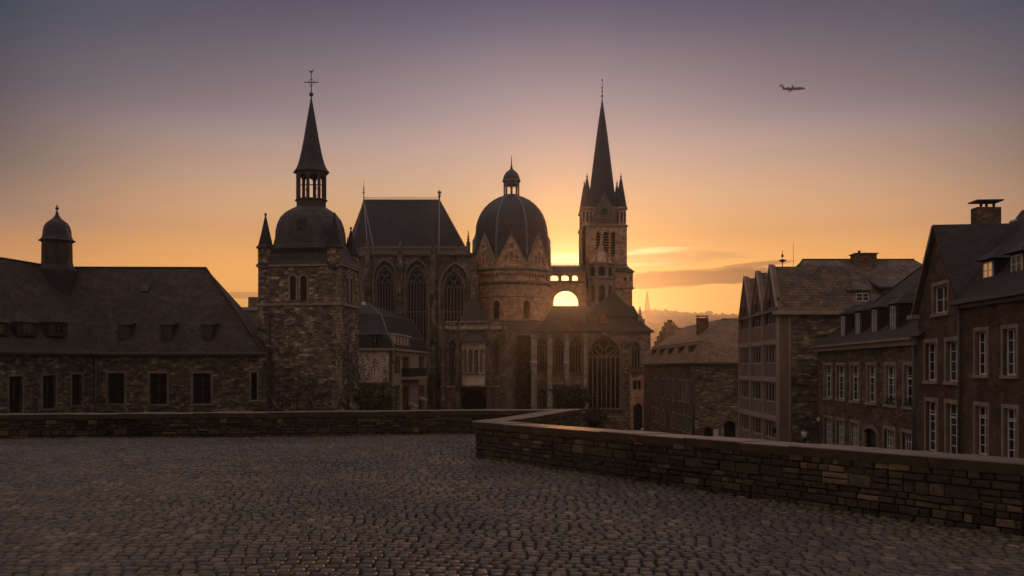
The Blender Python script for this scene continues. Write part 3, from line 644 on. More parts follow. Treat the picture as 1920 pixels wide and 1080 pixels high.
# ---------------------------------------------------------------- church tower with bell-shaped dome and lantern
def build_church_tower():
    ff = PF(484, 101.45, 638, 100); D = 6.6; sf = Fac((ff.p(ff.L, 0).x, ff.p(ff.L, 0).y), tuple((ff.p(ff.L, 0, -D)).xy))
    g = G(100); zt = PZ(493, 100); zs = PZ(567, 100)
    root = thing('church_tower', 'square rubble stone church tower with bell-shaped grey dome, open lantern and dark pointed spire', 'tower', (*ff.p(ff.L / 2, 0, -D / 2).xy, g))
    def twin(f, a, b, y0, y1):
        q = [f.rect(a[0], y0, a[1], y1), f.rect(b[0], y0, b[1], y1)]; return q
    fw = [ff.rect(542, 515, 556.5, 562), ff.rect(561.5, 515, 577, 562)]; sw = [sf.rect(648.5, 519, 654, 566), sf.rect(656.5, 520, 661.5, 567)]
    A = lambda q: arch(q[0], q[1], q[2], q[3] - (q[1] - q[0]) / 2, q[3], 4)
    slit = [ff.rect(557.5, 648, 560, 660)]; ss = [sf.rect(651, 647, 654, 671), sf.rect(650, 720, 656, 778)]
    mb = MB(); ff.wall(mb, R4(0, ff.L, g, zt), [A(q) for q in fw] + [R4(*q) for q in slit]); sf.wall(mb, R4(0, D, g, zt), [A(q) for q in sw] + [R4(*q) for q in ss])
    c = [ff.p(.4, 0, -.45), ff.p(ff.L - .45, 0, -.45), ff.p(ff.L - .45, 0, -D), ff.p(0, 0, -D), ff.p(0, 0, -.5)]; mb.prism([(p.x, p.y) for p in c], g, zt - .05)
    mb.build('wall', M['rubble'], root)
    q = MB()   # string courses, quoins, window dressings
    for z, o, h in ((zs, .16, .3), (zt, .22, .3)):
        ff.box(q, -.16, ff.L + o, z - h, z, 0, o); sf.box(q, 0.001, D + .1, z - h, z, 0, o - .003); q.obox(ff.p(-.16, z - h, 0), ff.n * -D, ff.t * .16, Z3 * h)
    q.build('string_course', M['trim'], root); q = MB()
    rnd = random.Random(2); z = g
    while z < zt - .5:
        h = rnd.uniform(.32, .5); w = rnd.choice([.5, .95]); 
        ff.box(q, ff.L - w, ff.L + .03, z, z + h - .02, -.1, .03); sf.box(q, .031, 1.4 - w, z, z + h - .02, -.1, .034)
        if rnd.random() < .7: ff.box(q, 0, .4 + rnd.random() * .4, z, z + h - .02, -.1, .03)
        z += h
    q.build('quoins', M['tower_trim'], root)
    for f, ws in ((ff, fw), (sf, sw)):
        for a in ws:
            l = MB(); n = 15; zc = a[3] - (a[1] - a[0]) / 2
            for i in range(n):
                z = a[2] + (a[3] - a[2]) * i / n; w = (a[1] - a[0]) / 2; dz = max(0, z + .1 - zc); k = math.sqrt(max(0.01, 1 - (dz / w) ** 2)) if dz < w else .1; m = (a[0] + a[1]) / 2
                l.obox(f.p(m - w * k, z, -.25), f.t * (2 * w * k), f.n * .18 - Z3 * .07, Z3 * .04)
            o = l.build('window', M['louvre'], root); o['label'] = 'arched bell opening with red-brown louvres'
            s = MB(); ring(s, f, A(a)[1:] + [A(a)[0]], .22, -.1, .04); s.build('surround', M['trim'], o)
            s = MB(); f.box(s, a[0], a[1], a[2], a[3], -.32, -.3); s.build('pane', M['black'], o)
    for f, a in ((ff, slit[0]), (sf, ss[0]), (sf, ss[1])):
        s = MB(); f.box(s, *a, -.32, -.28); s.build('slit_opening', M['black'], root)
    dp = MB(); u = ff.uz(507, 600)[0]; dp.tube([ff.p(u, PZ(655, 100), .12), ff.p(u, zs, .12), ff.p(u, zt, .12)], .05); dp.build('downpipe', M['gutter'], root)
    # skirt roof and dome
    cx, cy = ff.p(ff.L / 2 + .35, 0, -D / 2).xy; k = F / 103.5; zz = lambda y: EYE + (H - y) / k
    cx = PX(582, 103.5) 
    sk = MB(); e = .3; base = [ff.p(-e, zt, e), ff.p(ff.L + e, zt, e), ff.p(ff.L + e, zt, -D - e), ff.p(-e, zt, -D - e)]
    rot = math.atan2(ff.t.y, ff.t.x)
    def sup(a, b, rx, ry, z, n=16):   # rounded square ring
        out = []
        for i in range(n):
            t = 2 * math.pi * (i + .5) / n; cc, s2 = math.cos(t), math.sin(t); pw = a
            x = math.copysign(abs(cc) ** pw, cc) * rx; y = math.copysign(abs(s2) ** pw, s2) * ry
            out.append(Vector((b[0] + x * math.cos(rot) - y * math.sin(rot), b[1] + x * math.sin(rot) + y * math.cos(rot), z)))
        return out
    cf = ff.p(ff.L / 2, 0, -D / 2); cc2 = Vector((cx, cy, 0)); hw = ff.L / 2 + e; hd = D / 2 + e
    mid = lambda s: cf.lerp(cc2, s)
    rings = [sup(.12, mid(0), hw, hd, zt), sup(.15, mid(.2), hw * .93, hd * .95, zt + .35), sup(.3, mid(.5), hw * .84, hd * .93, zz(480)), sup(.45, mid(.8), 4.15, 3.75, zz(471)), sup(.5, mid(1), 3.85, 3.62, zz(462)),
             sup(.55, mid(1), 3.72, 3.6, zz(450)), sup(.6, mid(1), 3.72, 3.6, zz(437)), sup(.65, mid(1), 3.62, 3.5, zz(424)), sup(.7, mid(1), 3.35, 3.25, zz(411)), sup(.8, mid(1), 2.85, 2.8, zz(400)), sup(.9, mid(1), 2.25, 2.25, zz(393)), sup(1, mid(1), 1.75, 1.75, zz(388))]
    vs = [p for r in rings for p in r]; n = 16; fs = [(j * n + i, j * n + (i + 1) % n, (j + 1) * n + (i + 1) % n, (j + 1) * n + i) for j in range(len(rings) - 1) for i in range(n)] + [tuple(range(n - 1, -1, -1)), tuple(len(vs) - n + i for i in range(n))]
    sk.mesh(vs, fs, False); dome = sk.build('dome', M['lead'], root)
    h = MB(); a = R(-105); hx, hy = PX(565, 100), cy - 3.3; h.box(hx - .55, hx + .55, hy - .25, hy + .9, zz(438), zz(419)); h.build('hatch', M['lead_dark'], dome)
    h = MB(); h.box(hx - .38, hx + .38, hy - .3, hy - .22, zz(436), zz(422)); [h.box(hx - .42 + i * .28, hx - .38 + i * .28, hy - .33, hy - .3, zz(436), zz(422)) for i in range(4)]; h.build('louvre', M['iron'], dome)
    # lantern
    RL = 1.78; v8 = [(cx + RL * math.cos(R(-90 + 45 * i)), cy + RL * math.sin(R(-90 + 45 * i))) for i in range(8)]
    b = MB(); b.lathe(cx, cy, [(1.72, zz(392)), (1.74, zz(377)), (1.92, zz(376)), (1.92, zz(374)), (1.6, zz(374))], 8, R(-90))
    for i in range(8):
        f = Fac(v8[i - 1], v8[i]) ; L = f.L
        f.wall(b, R4(0, L, zz(374), zz(322)), [arch(.22, L - .22, zz(373.5), zz(334), zz(328), 5)], T=.22, back=True)
    b.lathe(cx, cy, [(1.85, zz(324)), (1.98, zz(321))], 8, R(-90))
    la = b.build('lantern', M['wood'], root); la['label'] = 'open octagonal lantern of dark posts and arches'
    bl = MB()
    for dx, z in ((-.5, 350), (.5, 348), (.48, 362), (-.46, 364)):
        bl.lathe(cx + dx, cy, [(.20, zz(z) - .3), (.16, zz(z) - .2), (.11, zz(z)), (.09, zz(z) + .12), (.03, zz(z) + .16)], 10, sm=True)
    bl.tube([(cx - 1.2, cy, zz(345)), (cx + 1.2, cy, zz(345))], .07); bl.tube([(cx - .5, cy, zz(374)), (cx - .5, cy, zz(345))], .05); bl.tube([(cx + .5, cy, zz(374)), (cx + .5, cy, zz(345))], .05); bl.build('bell', M['bronze'], la)
    sp = MB(); sp.lathe(cx, cy, [(r / k * 1.03, zz(y)) for y, r in ((323, 33), (321, 33), (317, 29.5), (308, 25), (296, 21.5), (280, 18), (260, 14.2), (220, 7.6), (180, .8))], 8, R(-90)); spi = sp.build('spire', M['lead_dark'], root)
    f = MB(); f.tube([(cx, cy, zz(184)), (cx, cy, zz(130))], .08, .04); f.ball((cx, cy, zz(175)), .26)
    f.tube([(cx - .72, cy, zz(152)), (cx + .72, cy, zz(152))], .05)
    for dx in (-.72, .72): f.ball((cx + dx, cy, zz(152)), .09)
    for sx in (-1, 1):
        f.tube([(cx + sx * .32, cy, zz(152)), (cx + sx * .2, cy, zz(147)), (cx, cy, zz(145))], .03); f.tube([(cx + sx * .32, cy, zz(152)), (cx + sx * .2, cy, zz(157)), (cx, cy, zz(159))], .03)
    cr = f.build('cross', M['iron'], spi)
    f = MB(); zc = zz(132); f.mesh([(cx - .34, cy - .03, zc + .28), (cx - .12, cy - .04, zc - .12), (cx + .12, cy - .04, zc - .12), (cx + .32, cy - .03, zc + .3), (cx + .1, cy - .04, zc + .08), (cx - .1, cy - .04, zc + .04), (cx - .34, cy + .03, zc + .28), (cx - .12, cy + .04, zc - .12), (cx + .12, cy + .04, zc - .12), (cx + .32, cy + .03, zc + .3), (cx + .1, cy + .04, zc + .08), (cx - .1, cy + .04, zc + .04)],
           [(0, 1, 5), (1, 2, 4, 5), (2, 3, 4), (11, 7, 6), (11, 10, 8, 7), (10, 9, 8), (0, 6, 7, 1), (1, 7, 8, 2), (2, 8, 9, 3), (3, 9, 10, 4), (4, 10, 11, 5), (5, 11, 6, 0)]); f.build('weathercock', M['iron'], spi)
    # corner turrets
    for px, d, y0, y1, yt, hb, hr in ((498, 101.6, 494, 466, 402, 14, 17), (627, 100.2, 494, 465, 401, 14, 17), (658, 106.3, 498, 478, 428, 13, 16), (530, 108, 494, 470, 412, 13, 16)):
        x = PX(px, d); kk = F / d; z = lambda y: EYE + (H - y) / kk
        b = MB(); b.lathe(x, d, [(hb * .7 / kk, z(y0 + 9)), (hb / kk, z(y0)), (hb / kk, z(y1))], 8, R(22.5)); tr = b.build('corner_turret', M['rubble'], root)
        b = MB(); b.lathe(x, d, [(hr * 1.08 / kk, z(y1)), (hr / kk, z(y1 - 2)), (hr * .78 / kk, z(y1 - 7)), (hr * .5 / kk, z(y1 - (y1 - yt) * .42)), (.06, z(yt + 2))], 8, R(22.5)); b.ball((x, d, z(yt)), .16); b.build('turret_roof', M['slate'], tr)
build_church_tower()

# ---------------------------------------------------------------- mansard house between tower and choir
def build_mansard():
    A = (PX(640, 122), 122); B = (PX(736, 122), 122); C = (PX(801, 150), 150)
    f = Fac(A, B); s = Fac(B, C); g = G(125); e0 = PZ(653, 122)
    root = thing('mansard_house', 'pale plastered house with dark mansard roof and narrow windows, right of the church tower', 'house', (*B, g))
    zb = PZ(717, 122)
    mb = MB(); bx0 = f.L * .90
    wn = []
    for (x0, x1) in ((739, 750), (754, 768), (785, 795)):
        for (y0, y1) in ((668, 702), (722, 772)):
            wn.append(s.rect(x0, y0, x1, y1))
    wn = [w for w in wn if w[3] < e0 - .3]
    s.wall(mb, R4(0, s.L, g, e0), [R4(*w) for w in wn]); 
    d2 = s.p(s.L, 0, -9); mb.prism([(B[0] - .5, B[1] + .6), (s.p(s.L - .05, 0, -.5).x, s.p(s.L, 0).y - .05), (d2.x, d2.y), (A[0], A[1] + 26), (A[0], A[1] + .6)], g, e0 - .05)
    mb.build('wall', M['pink'], root)
    mb = MB(); f.wall(mb, R4(0, f.L * .93, zb, e0)); mb.build('plaster_panel', M['plaster'], root)
    mb = MB(); f.wall(mb, R4(0, f.L * .93, g, zb)); f.wall(mb, R4(f.L * .93, f.L, g, e0)); mb.build('brick_base', M['brick_old'], root)
    for w in wn:
        n = 4 if w[1] - w[0] > 1.5 else 3; win(s, root, *w, cols=4, rows=1, sur=.12, sm='pink', r=.25, fw=.14, bw=.12, sill=False, fm='tracery')
    cor = MB(); f.box(cor, 0, f.L + .4, e0 - .3, e0, 0, .4); s.box(cor, .1, s.L + .2, e0 - .3, e0, 0, .397); cor.build('cornice', M['concrete'], root)
    # mansard
    r = MB(); zm = PZ(626, 122); zr = PZ(588, 128); ztop = PZ(572, 134)
    o = lambda fc, u, z, k: fc.p(u, z, k)
    a0, b0, c0 = f.p(0, e0, .3), f.p(f.L + .3, e0, .3), s.p(s.L, e0, .3); a1, b1, c1 = f.p(0, zm, -.5), f.p(f.L - .7, zm, -.5), s.p(s.L - .3, zm, -.6)
    a2, b2, c2 = f.p(0, zr, -3), P(715, 590, 126), P(772, 600, 150); a3, b3 = P(640, 566, 130), P(690, 568, 131)
    for q in ((a0, b0, b1, a1), (b0, c0, c1, b1), (a1, b1, b2, a2), (b1, c1, c2, b2), (a2, b2, b3, a3), (b2, c2, b3), (c0, s.p(s.L, e0, -9), P(760, 600, 158), c2, c1)): r.face(q)
    r.face([a3, b3, c2, P(760, 600, 158), f.p(0, e0, -25), f.p(0, e0, -3)]); r.build('roof', M['slate'], root)
    seams(root, [[b0, b1, b2], [b2, b3], [a1, b1, c1], [b2, c2], [c0, c1, c2]], .07, 'seam', 'roof_edge')
    u, _ = f.uz(704, 640); dormer(f, root, u, 1.3, PZ(649, 122), PZ(629, 122), .25, 1.2, 'shed', 'slate', 'slate', 2, 1, fm='tracery', rise=.1, gm='lit' if 0 else 'glass', wz=(.05, .95), ww=.1)
    for i in range(5):
        u = s.uz(741 + i * 6, 636)[0]; dormer(s, root, u, 1.1 + i * .06, PZ(647, 126), PZ(629, 126), .15, 1.6, 'shed', 'plaster', 'plaster', 2, 1, fm='pink', rise=.15, wz=(.05, .95), ww=.2)
    b = MB(); w = s.rect(753, 690, 785, 712); s.box(b, w[0], w[1], w[2] + .5, w[3], 0, 1.3); ba = b.build('bay', M['slate'], root)
    b = MB(); s.box(b, w[0] - .1, w[1] + .1, w[2] + .1, w[2] + .5, 0, 1.45); b.build('bay_sill', M['concrete'], ba)
    b = MB(); q = P(682, 568, 127); b.box(q.x - .25, q.x + .25, q.y - .2, q.y + .2, q.z - .3, q.z + .15); b.build('roof_light', mat('small_pale_rooflight', (.75, .68, .6), .4), root)
    for px, py, w_ in ((786, 746, 1.0), (767, 757, 1.1)):
        b = MB(); u, z = s.uz(px, py); b.mesh([s.p(u - w_, z - .35, .1), s.p(u + w_, z - .35, .1), s.p(u + w_, z - .5, 1.3), s.p(u - w_, z - .5, 1.3), s.p(u - w_, z + .25, .1), s.p(u + w_, z + .25, .1), s.p(u + w_, z - .35, 1.3), s.p(u - w_, z - .35, 1.3)], [(0, 3, 2, 1), (4, 5, 6, 7), (0, 1, 5, 4), (1, 2, 6, 5), (2, 3, 7, 6), (3, 0, 4, 7)]); b.build('awning', M['concrete'], root)
build_mansard()
def build_flatroof():
    x0, x1 = PX(450, 150), PX(488, 150); root = thing('flat_roofed_block', 'distant grey flat-roofed block just visible left of the church tower', 'building', ((x0 + x1) / 2, 154, G(150)))
    b = MB(); b.box(x0 - 6, x1 + 8, 150, 160, G(150), PZ(579, 150)); b.build('wall', M['trim_dark'], root)
    b = MB(); b.box(PX(462, 150), PX(484, 150) + 4, 151, 158, PZ(579, 150), PZ(556, 150)); b.build('roof_storey', M['trim_dark'], root)
    b = MB(); b.box(x0 - 6.2, x1 + 8, 149.7, 150, PZ(582, 150), PZ(576, 150)); b.build('parapet', M['concrete'], root)
build_flatroof()

# ---------------------------------------------------------------- gothic choir
def build_choir():
    d = 165; g = G(165); f = PF(690, d, 893, d); ze = PZ(474, d); zr = PZ(376, 175)
    root = thing('gothic_choir', 'tall gothic choir hall with three huge traceried windows, buttresses and steep dark hipped roof', 'church', (*f.p(f.L / 2, 0).xy, g))
    s1 = Fac((PX(655, 171), 171), (PX(690, d), d)); s2 = Fac((PX(638, 181), 181), (PX(655, 171), 171))
    holes = []
    spec = [(700, 744, 486, 520, 706, 738, 498, 530), (759, 804, 486, 520, 764, 799, 498, 530), (824, 884, 492, 540, 832, 870, 508, 540)]
    for k, (a, b, ya, ys, c, e, yb, yt) in enumerate(spec):
        u0, u1 = f.uz(a, 600)[0], f.uz(b, 600)[0]; zA, zS, z0 = PZ(ya, d), PZ(ys, d), PZ(770, d)
        holes.append(arch(u0, u1, z0, zS, zA))
    mb = MB(); f.wall(mb, R4(0, f.L, g, ze), holes, rev=.7); s1.wall(mb, R4(0, s1.L, g, ze)); s2.wall(mb, R4(0, s2.L, g, ze))
    bk = [f.p(.3, 0, -1.9), f.p(f.L - .2, 0, -1.9), (PX(893, d) - .2, 181), (PX(645, 186), 186), s2.p(.3, 0, -.5), s1.p(.3, 0, -.6)]; mb.prism([(p[0], p[1]) for p in bk], g, ze - .1)
    mb.build('wall', M['ashlar'], root)
    f2 = Fac(f.p(0, 0, -.7).xy, f.p(f.L, 0, -.7).xy)   # set-back screen with the window openings
    mb = MB(); hh = []
    for k, (a, b, ya, ys, c, e, yb, yt) in enumerate(spec):
        u0, u1 = f2.uz(c, 600)[0], f2.uz(e, 600)[0]; zA, zS, z0 = PZ(yb, d), PZ(yt, d), PZ(745, d)
        hh.append(gothic(f2, root, u0, u1, z0, zS, zA, lights=6 if k < 2 else 6, r=.35, mw=.13, transoms=(PZ(584, d), PZ(665, d)), frame=.2, hood=.25))
    f2.wall(mb, R4(-.2, f2.L - .1, g, ze - .2), hh, rev=.5); mb.build('screen_wall', M['ashlar'], root)
    for k, (a, b, ya, ys, c, e, yb, yt) in enumerate(spec):   # moulded arch heads
        u0, u1 = f.uz(a, 600)[0], f.uz(b, 600)[0]; q = MB(); ring(q, f, [(u0, PZ(700, d))] + archtop(u0, u1, PZ(ys, d), PZ(ya, d))[::-1] + [(u1, PZ(700, d))], .32, -.2, .16); q.build('arch_moulding', M['tracery'], root)
    for px in (690.5, 751, 813, 891):
        bt = MB(); u = f.uz(px, 600)[0]; st = [(g, PZ(690, d), 2.4), (PZ(690, d), PZ(590, d), 1.8), (PZ(590, d), PZ(500, d), 1.2)]
        if px == 891: st = [(g, PZ(690, d), 1.6), (PZ(690, d), PZ(520, d), .8)]
        buttress(bt, f, u, 1.15, st, (PZ(468, d), PZ(440, d)) if px < 890 else None)
        if px < 890:
            for zz in (700, 655, 612, 566, 540): q = f.p(u, PZ(zz, d), (2.4 if zz > 690 else 1.8 if zz > 590 else 1.2) + .05); bt.box(q.x - .72, q.x + .72, q.y - .1, q.y + .3, q.z - .22, q.z + .12)
            for zz in (640, 552):
                o = 1.8 if zz == 640 else 1.2; q = f.p(u, PZ(zz, d), o + .3); bt.box(q.x - .3, q.x + .3, q.y - .25, q.y + .25, q.z, q.z + 2.2); bt.lathe(q.x, q.y, [(.42, q.z + 2.2), (.02, q.z + 4.)], 4, R(45))
        bt.build('buttress', M['ashlar'], root)
    bt = MB(); buttress(bt, s1, .1, 1., [(g, PZ(600, 171), 1.8), (PZ(600, 171), PZ(500, 171), 1.0)], (PZ(468, 171), PZ(446, 171)))
    bt.build('buttress', M['ashlar'], root)
    rb = MB()
    f.box(rb, -.3, f.L - 1., ze - .5, ze, -.2, .5); s1.box(rb, 0, s1.L, ze - .5, ze, -.2, .497); s2.box(rb, 0, s2.L, ze - .5, ze, -.2, .494)
    ra = MB(); us = [0] + [f.uz(p, 600)[0] for p in (751, 813, 880)]
    for a, b in zip(us[:-1], us[1:]): rail(ra, f, a + .35, b - .35, ze, ze + 1.15, .4, .42, .13)
    rail(ra, s1, 0, s1.L - .3, ze, ze + 1.15, .4, .5, .13); rail(ra, s2, 0, s2.L - .1, ze, ze + 1.15, .4, .5, .13)
    rb.build('cornice', M['trim_dark'], root); ra.build('balustrade', M['tracery'], root)
    # roof
    RL = P(682, 376, 175); RR = P(824, 376, 175); E = [s2.p(0, ze, 0), s1.p(0, ze, 0), f.p(0, ze, 0), f.p(f.uz(823, 600)[0], ze, 0), Vector((PX(882, 171), 171, ze)), Vector((PX(880, 183), 183, ze)), Vector((PX(650, 190), 190, ze))]
    r = MB(); r.face([E[0], E[1], RL]); r.face([E[1], E[2], RL]); r.face([E[2], E[3], RR, RL]); r.face([E[3], E[4], RR]); r.face([E[4], E[5], RR]); r.face([E[5], E[6], RL, RR]); r.face([E[6], E[0], RL]); r.face(E)
    ro = r.build('roof', M['slate'], root)
    up = Z3 * .08; seams(root, [[E[2] + up, RL + up], [E[3] + up, RR + up], [E[1] + up, RL + up], [E[4] + up, RR + up], [RL + up, RR + up], [E[2].lerp(E[3], .09) + up, (RL + up)]], .13)
    c = MB(); n = 46
    for i in range(n):
        p = RL.lerp(RR, (i + .5) / n); c.tube([p + Vector((-.14, 0, 0)), p + Vector((0, 0, .55)), p + Vector((.14, 0, 0))], .045, n=4); c.ball(p + Vector((0, 0, .62)), .09, 5)
    c.tube([RL + Z3 * .12, RR + Z3 * .12], .05, n=4); c.build('ridge_cresting', M['iron'], ro)
    c = MB(); c.tube([RL, RL + Z3 * 4.], .11, .03); c.ball(RL + Z3 * 1.6, .22); c.ball(RL + Z3 * 2.6, .14); c.box(RL.x - .3, RL.x + .3, RL.y - .03, RL.y + .03, RL.z + 2.2, RL.z + 2.3)
    c.build('finial', M['iron'], ro)
    c = MB(); c.tube([RR, RR + Z3 * 2.2], .14, .05); c.ball(RR + Z3 * .9, .28); 
    for a in range(0, 360, 45): c.tube([RR + Z3 * 1.55, RR + Vector((.42 * math.cos(R(a)), 0.1 * math.sin(R(a * 2)), 1.55 + .42 * math.sin(R(a))))], .06, .1, 5)
    c.build('finial', M['iron'], ro)
    c = MB(); rnd = random.Random(4)
    for i in range(26):
        s, t = rnd.random(), rnd.random() * .8 + .1; p = E[2].lerp(E[3], s).lerp(RL.lerp(RR, s), t); c.box(p.x - .08, p.x + .08, p.y - .25, p.y, p.z - .02, p.z + .12)
    c.build('snow_hook', M['seam'], ro)
    c = MB(); q = P(878, 476, 168); pinnacle(c, q.x, q.y, q.z - 3, PZ(455, 168), PZ(433, 168), .75); c.build('pinnacle', M['ashlar'], root)
build_choir()

# ---------------------------------------------------------------- domed octagon
def build_octagon():
    dc = 180.; cx = PX(959, dc); A = 7.8; k = F / dc; zz = lambda y: EYE + (H - y) / k; zf = lambda y: PZ(y, dc - A); g = G(180)
    root = thing('domed_octagon', 'round brownish stone church drum with pointed gables and a big ribbed octagonal dome', 'church', (cx, dc, g))
    rv = lambda a, r: (cx + r * math.cos(R(a)), dc + r * math.sin(R(a)))
    cr = A / math.cos(R(22.5)); V8 = [rv(-112.5 + 45 * i, cr) for i in range(8)]; ztop = zf(497)
    fs = [Fac(V8[i], V8[(i + 1) % 8]) for i in range(8)]   # face 0 looks at the camera
    mb = MB()
    N16 = [rv(-101.25 + 22.5 * i, A / math.cos(R(11.25))) for i in range(16)]
    lo = [Fac(N16[i - 1], N16[i]) for i in range(16)]       # lower drum has sixteen sides
    zl = zf(527)
    wn = {}
    for i, f in enumerate(lo):
        hol = []
        if i % 2 == 0:
            m = f.L / 2; h = arch(m - .82, m + .82, zf(597), zf(570), zf(562), 5); hol.append(h); wn[i] = (m, h)
        f.wall(mb, R4(0, f.L, g, zl), hol, T=.8, rev=.6)
    mb.lathe(cx, dc, [(A - .85, g), (A - .85, zl - .1)], 16, R(-101.25))
    mb.build('wall', M['ashlar_warm'], root)
    for i in (0, 2, 4, 12, 14):
        f = lo[i]; m, h = wn[i]; q = MB(); ring(q, f, h[1:] + [h[0]], .22, -.5, .05);
        w = q.build('window', M['ashlar_warm'], root); q = MB(); q.mesh([f.p(u, z, -.56) for u, z in h], [tuple(range(len(h)))]); q.mesh([f.p(u, z, -.6) for u, z in h], [tuple(range(len(h)))]); q.build('pane', M['leaded'], w)
        q = MB(); f.box(q, m - 1.05, m + 1.05, zf(600), zf(597), -.3, .12); q.build('sill', M['trim'], w)
    up = MB()
    for i, f in enumerate(fs):
        n = 8; hs = []
        w = f.L / n
        for j in range(n): hs.append(arch(w * j + .14, w * (j + 1) - .14, zf(519), zf(513.5), zf(511.5), 3))
        f.wall(up, R4(0, f.L, zl, ztop), hs, T=.8, rev=.35)
    up.lathe(cx, dc, [(A - .4, zl), (A - .4, ztop - .1)], 8, R(-112.5), apo=True); up.build('arcade', M['ashlar_warm'], root)
    co = MB(); co.lathe(cx, dc, [(A + .02, zf(533)), (A + .38, zf(529)), (A + .38, zf(526)), (A + .05, zf(524))], 16, R(-101.25), apo=True)
    co.lathe(cx, dc, [(A + .02, zf(507)), (A + .3, zf(504)), (A + .3, zf(501)), (A + .05, zf(499))], 8, R(-112.5), apo=True)
    co.lathe(cx, dc, [(A + .02, zf(556.5)), (A + .14, zf(555.5)), (A + .02, zf(554))], 16, R(-101.25), apo=True)
    co.lathe(cx, dc, [(A + .02, zf(603)), (A + .3, zf(602)), (A + .3, zf(600)), (A + .05, zf(599))], 16, R(-101.25), apo=True); co.build('cornice', M['trim'], root)
    # gables on all eight sides, each with three blind arches
    for i, f in enumerate(fs):
        gb = MB(); m = f.L / 2; za = zf(440); hs = [arch(m - .3 + dx, m + .3 + dx, ztop + a, ztop + b, ztop + c, 4) for dx, a, b, c in ((0, .7, 2.3, 2.75), (-1.05, .5, 1.6, 2.), (1.05, .5, 1.6, 2.), (0, 3.5, 4.0, 4.25))]
        f.wall(gb, [(.05, ztop), (f.L - .05, ztop), (m, za)], hs, T=1.0, rev=.35); f.wall(gb, [(.06, ztop), (f.L - .06, ztop), (m, za - .05)], T=.1) if 0 else None
        f.box(gb, m - 1.7, m + 1.7, ztop, ztop + 3.0, -.6, -.36); f.box(gb, m - .35, m + .35, ztop + 3.0, ztop + 4.4, -.6, -.36)
        ga = gb.build('gable', M['ashlar_warm'], root)
        q = MB(); ring(q, f, [(-.1, ztop - .1), (m, za + .15), (f.L + .1, ztop - .1)], .28, -1.05, .12); q.lathe(*f.p(m, 0, -.3).xy, [(.22, za - .1), (.1, za + .35), (.22, za + .55), (.02, za + .8)], 6); q.build('gable_coping', M['trim'], ga)
        q = MB(); inn = -4.2; q.mesh([f.p(.05, ztop, -.9), f.p(f.L - .05, ztop, -.9), f.p(m, za - .1, -.9), f.p(m + .9, ztop, inn), f.p(m - .9, ztop, inn), f.p(m, za - .1, -3.6)], [(0, 1, 2), (1, 3, 5, 2), (4, 0, 2, 5), (3, 4, 5), (0, 4, 3, 1)]); q.build('gable_roof', M['lead'], ga)
    # the square stair blocks at both sides
    for sx in (-1, 1):
        b = MB(); x0 = cx + sx * (A - .9); x1 = cx + sx * (A + .05); b.box(min(x0, x1), max(x0, x1), dc - 2.4, dc + 2.4, zf(500), zf(449)); b.build('side_block', M['ashlar_warm'], root)
    dm = MB(); prof = [(6.95, zz(506)), (7.12, zz(480)), (7.14, zz(462)), (7.08, zz(445)), (6.9, zz(430)), (6.55, zz(417)), (6.0, zz(405)), (5.3, zz(395)), (4.45, zz(386)), (3.4, zz(378)), (2.3, zz(372)), (1.5, zz(369.5))]
    dm.lathe(cx, dc, prof, 8, R(-112.5), apo=True); dome = dm.build('dome', M['lead'], root)
    rb = MB()
    for i in range(8):
        a = -112.5 + 45 * i; kk = 1 / math.cos(R(22.5)); rb.tube([(*rv(a, r * kk + .03), z) for r, z in prof], .26, .16, 6)
    rb.build('dome_rib', M['seam'], dome)
    la = MB(); la.lathe(cx, dc, [(1.9, zz(371)), (1.95, zz(369)), (1.75, zz(367.5))], 8, R(-90))
    for i in range(8):
        f = Fac(rv(-135 + 45 * i, 1.62), rv(-90 + 45 * i, 1.62)); f.wall(la, R4(0, f.L, zz(368), zz(341)), [arch(.24, f.L - .24, zz(366), zz(351), zz(347.5), 5)], T=.25, back=True)
    la.lathe(cx, dc, [(1.65, zz(343)), (1.85, zz(341)), (1.85, zz(338)), (1.7, zz(337))], 16)
    lo_ = la.build('lantern', M['trim_dark'], root)
    q = MB(); q.lathe(cx, dc, [(1.72, zz(338)), (1.68, zz(334)), (1.5, zz(329)), (1.15, zz(323.5)), (.7, zz(320)), (.3, zz(317.5)), (.14, zz(311)), (.03, zz(291))], 12, sm=True); q.ball((cx, dc, zz(313)), .24); q.build('lantern_dome', M['lead'], lo_)
    # low lead roofs round its foot
    q = MB(); a, b = PX(930, 166), PX(1008, 166); q.mesh([(a, 164, PZ(627, 164)), (b, 164, PZ(627, 164)), (b, 173, PZ(600, 173)), (a, 173, PZ(600, 173)), (a, 164, PZ(640, 164)), (b, 164, PZ(640, 164)), (b, 173, PZ(640, 173)), (a, 173, PZ(640, 173))], [(0, 1, 2, 3), (0, 4, 5, 1), (1, 5, 6, 2), (3, 0, 4, 7), (4, 7, 6, 5), (2, 6, 7, 3)]); q.build('skirt_roof', M['lead'], root)
    fw = PF(928, 164.3, 1004, 164.3); w = [fw.rect(956, 658, 969, 699), fw.rect(956, 724, 968, 768)]; q = MB(); hs = [arch(*x[:3], x[3] - .65, x[3], 5) for x in w]
    fw.wall(q, R4(0, fw.L, g, PZ(629, 164.3)), hs, T=.8, rev=.7); q.box(PX(929, 165), PX(1003, 165), 165.2, 173, g, PZ(632, 165)); q.build('annex_wall', M['rubble_dark'], root)
    q = MB(); fw.box(q, 0, fw.L, PZ(629, 164.3), PZ(625, 164.3), -.2, .4); q.build('annex_eaves', M['trim'], root)
    for x, h in zip(w, hs): 
        q = MB(); ring(q, fw, h[1:] + [h[0]], .2, -.2, .06); o = q.build('window', M['trim'], root); q = MB(); fw.box(q, *x, -.78, -.72); q.build('pane', M['black'], o)
build_octagon()

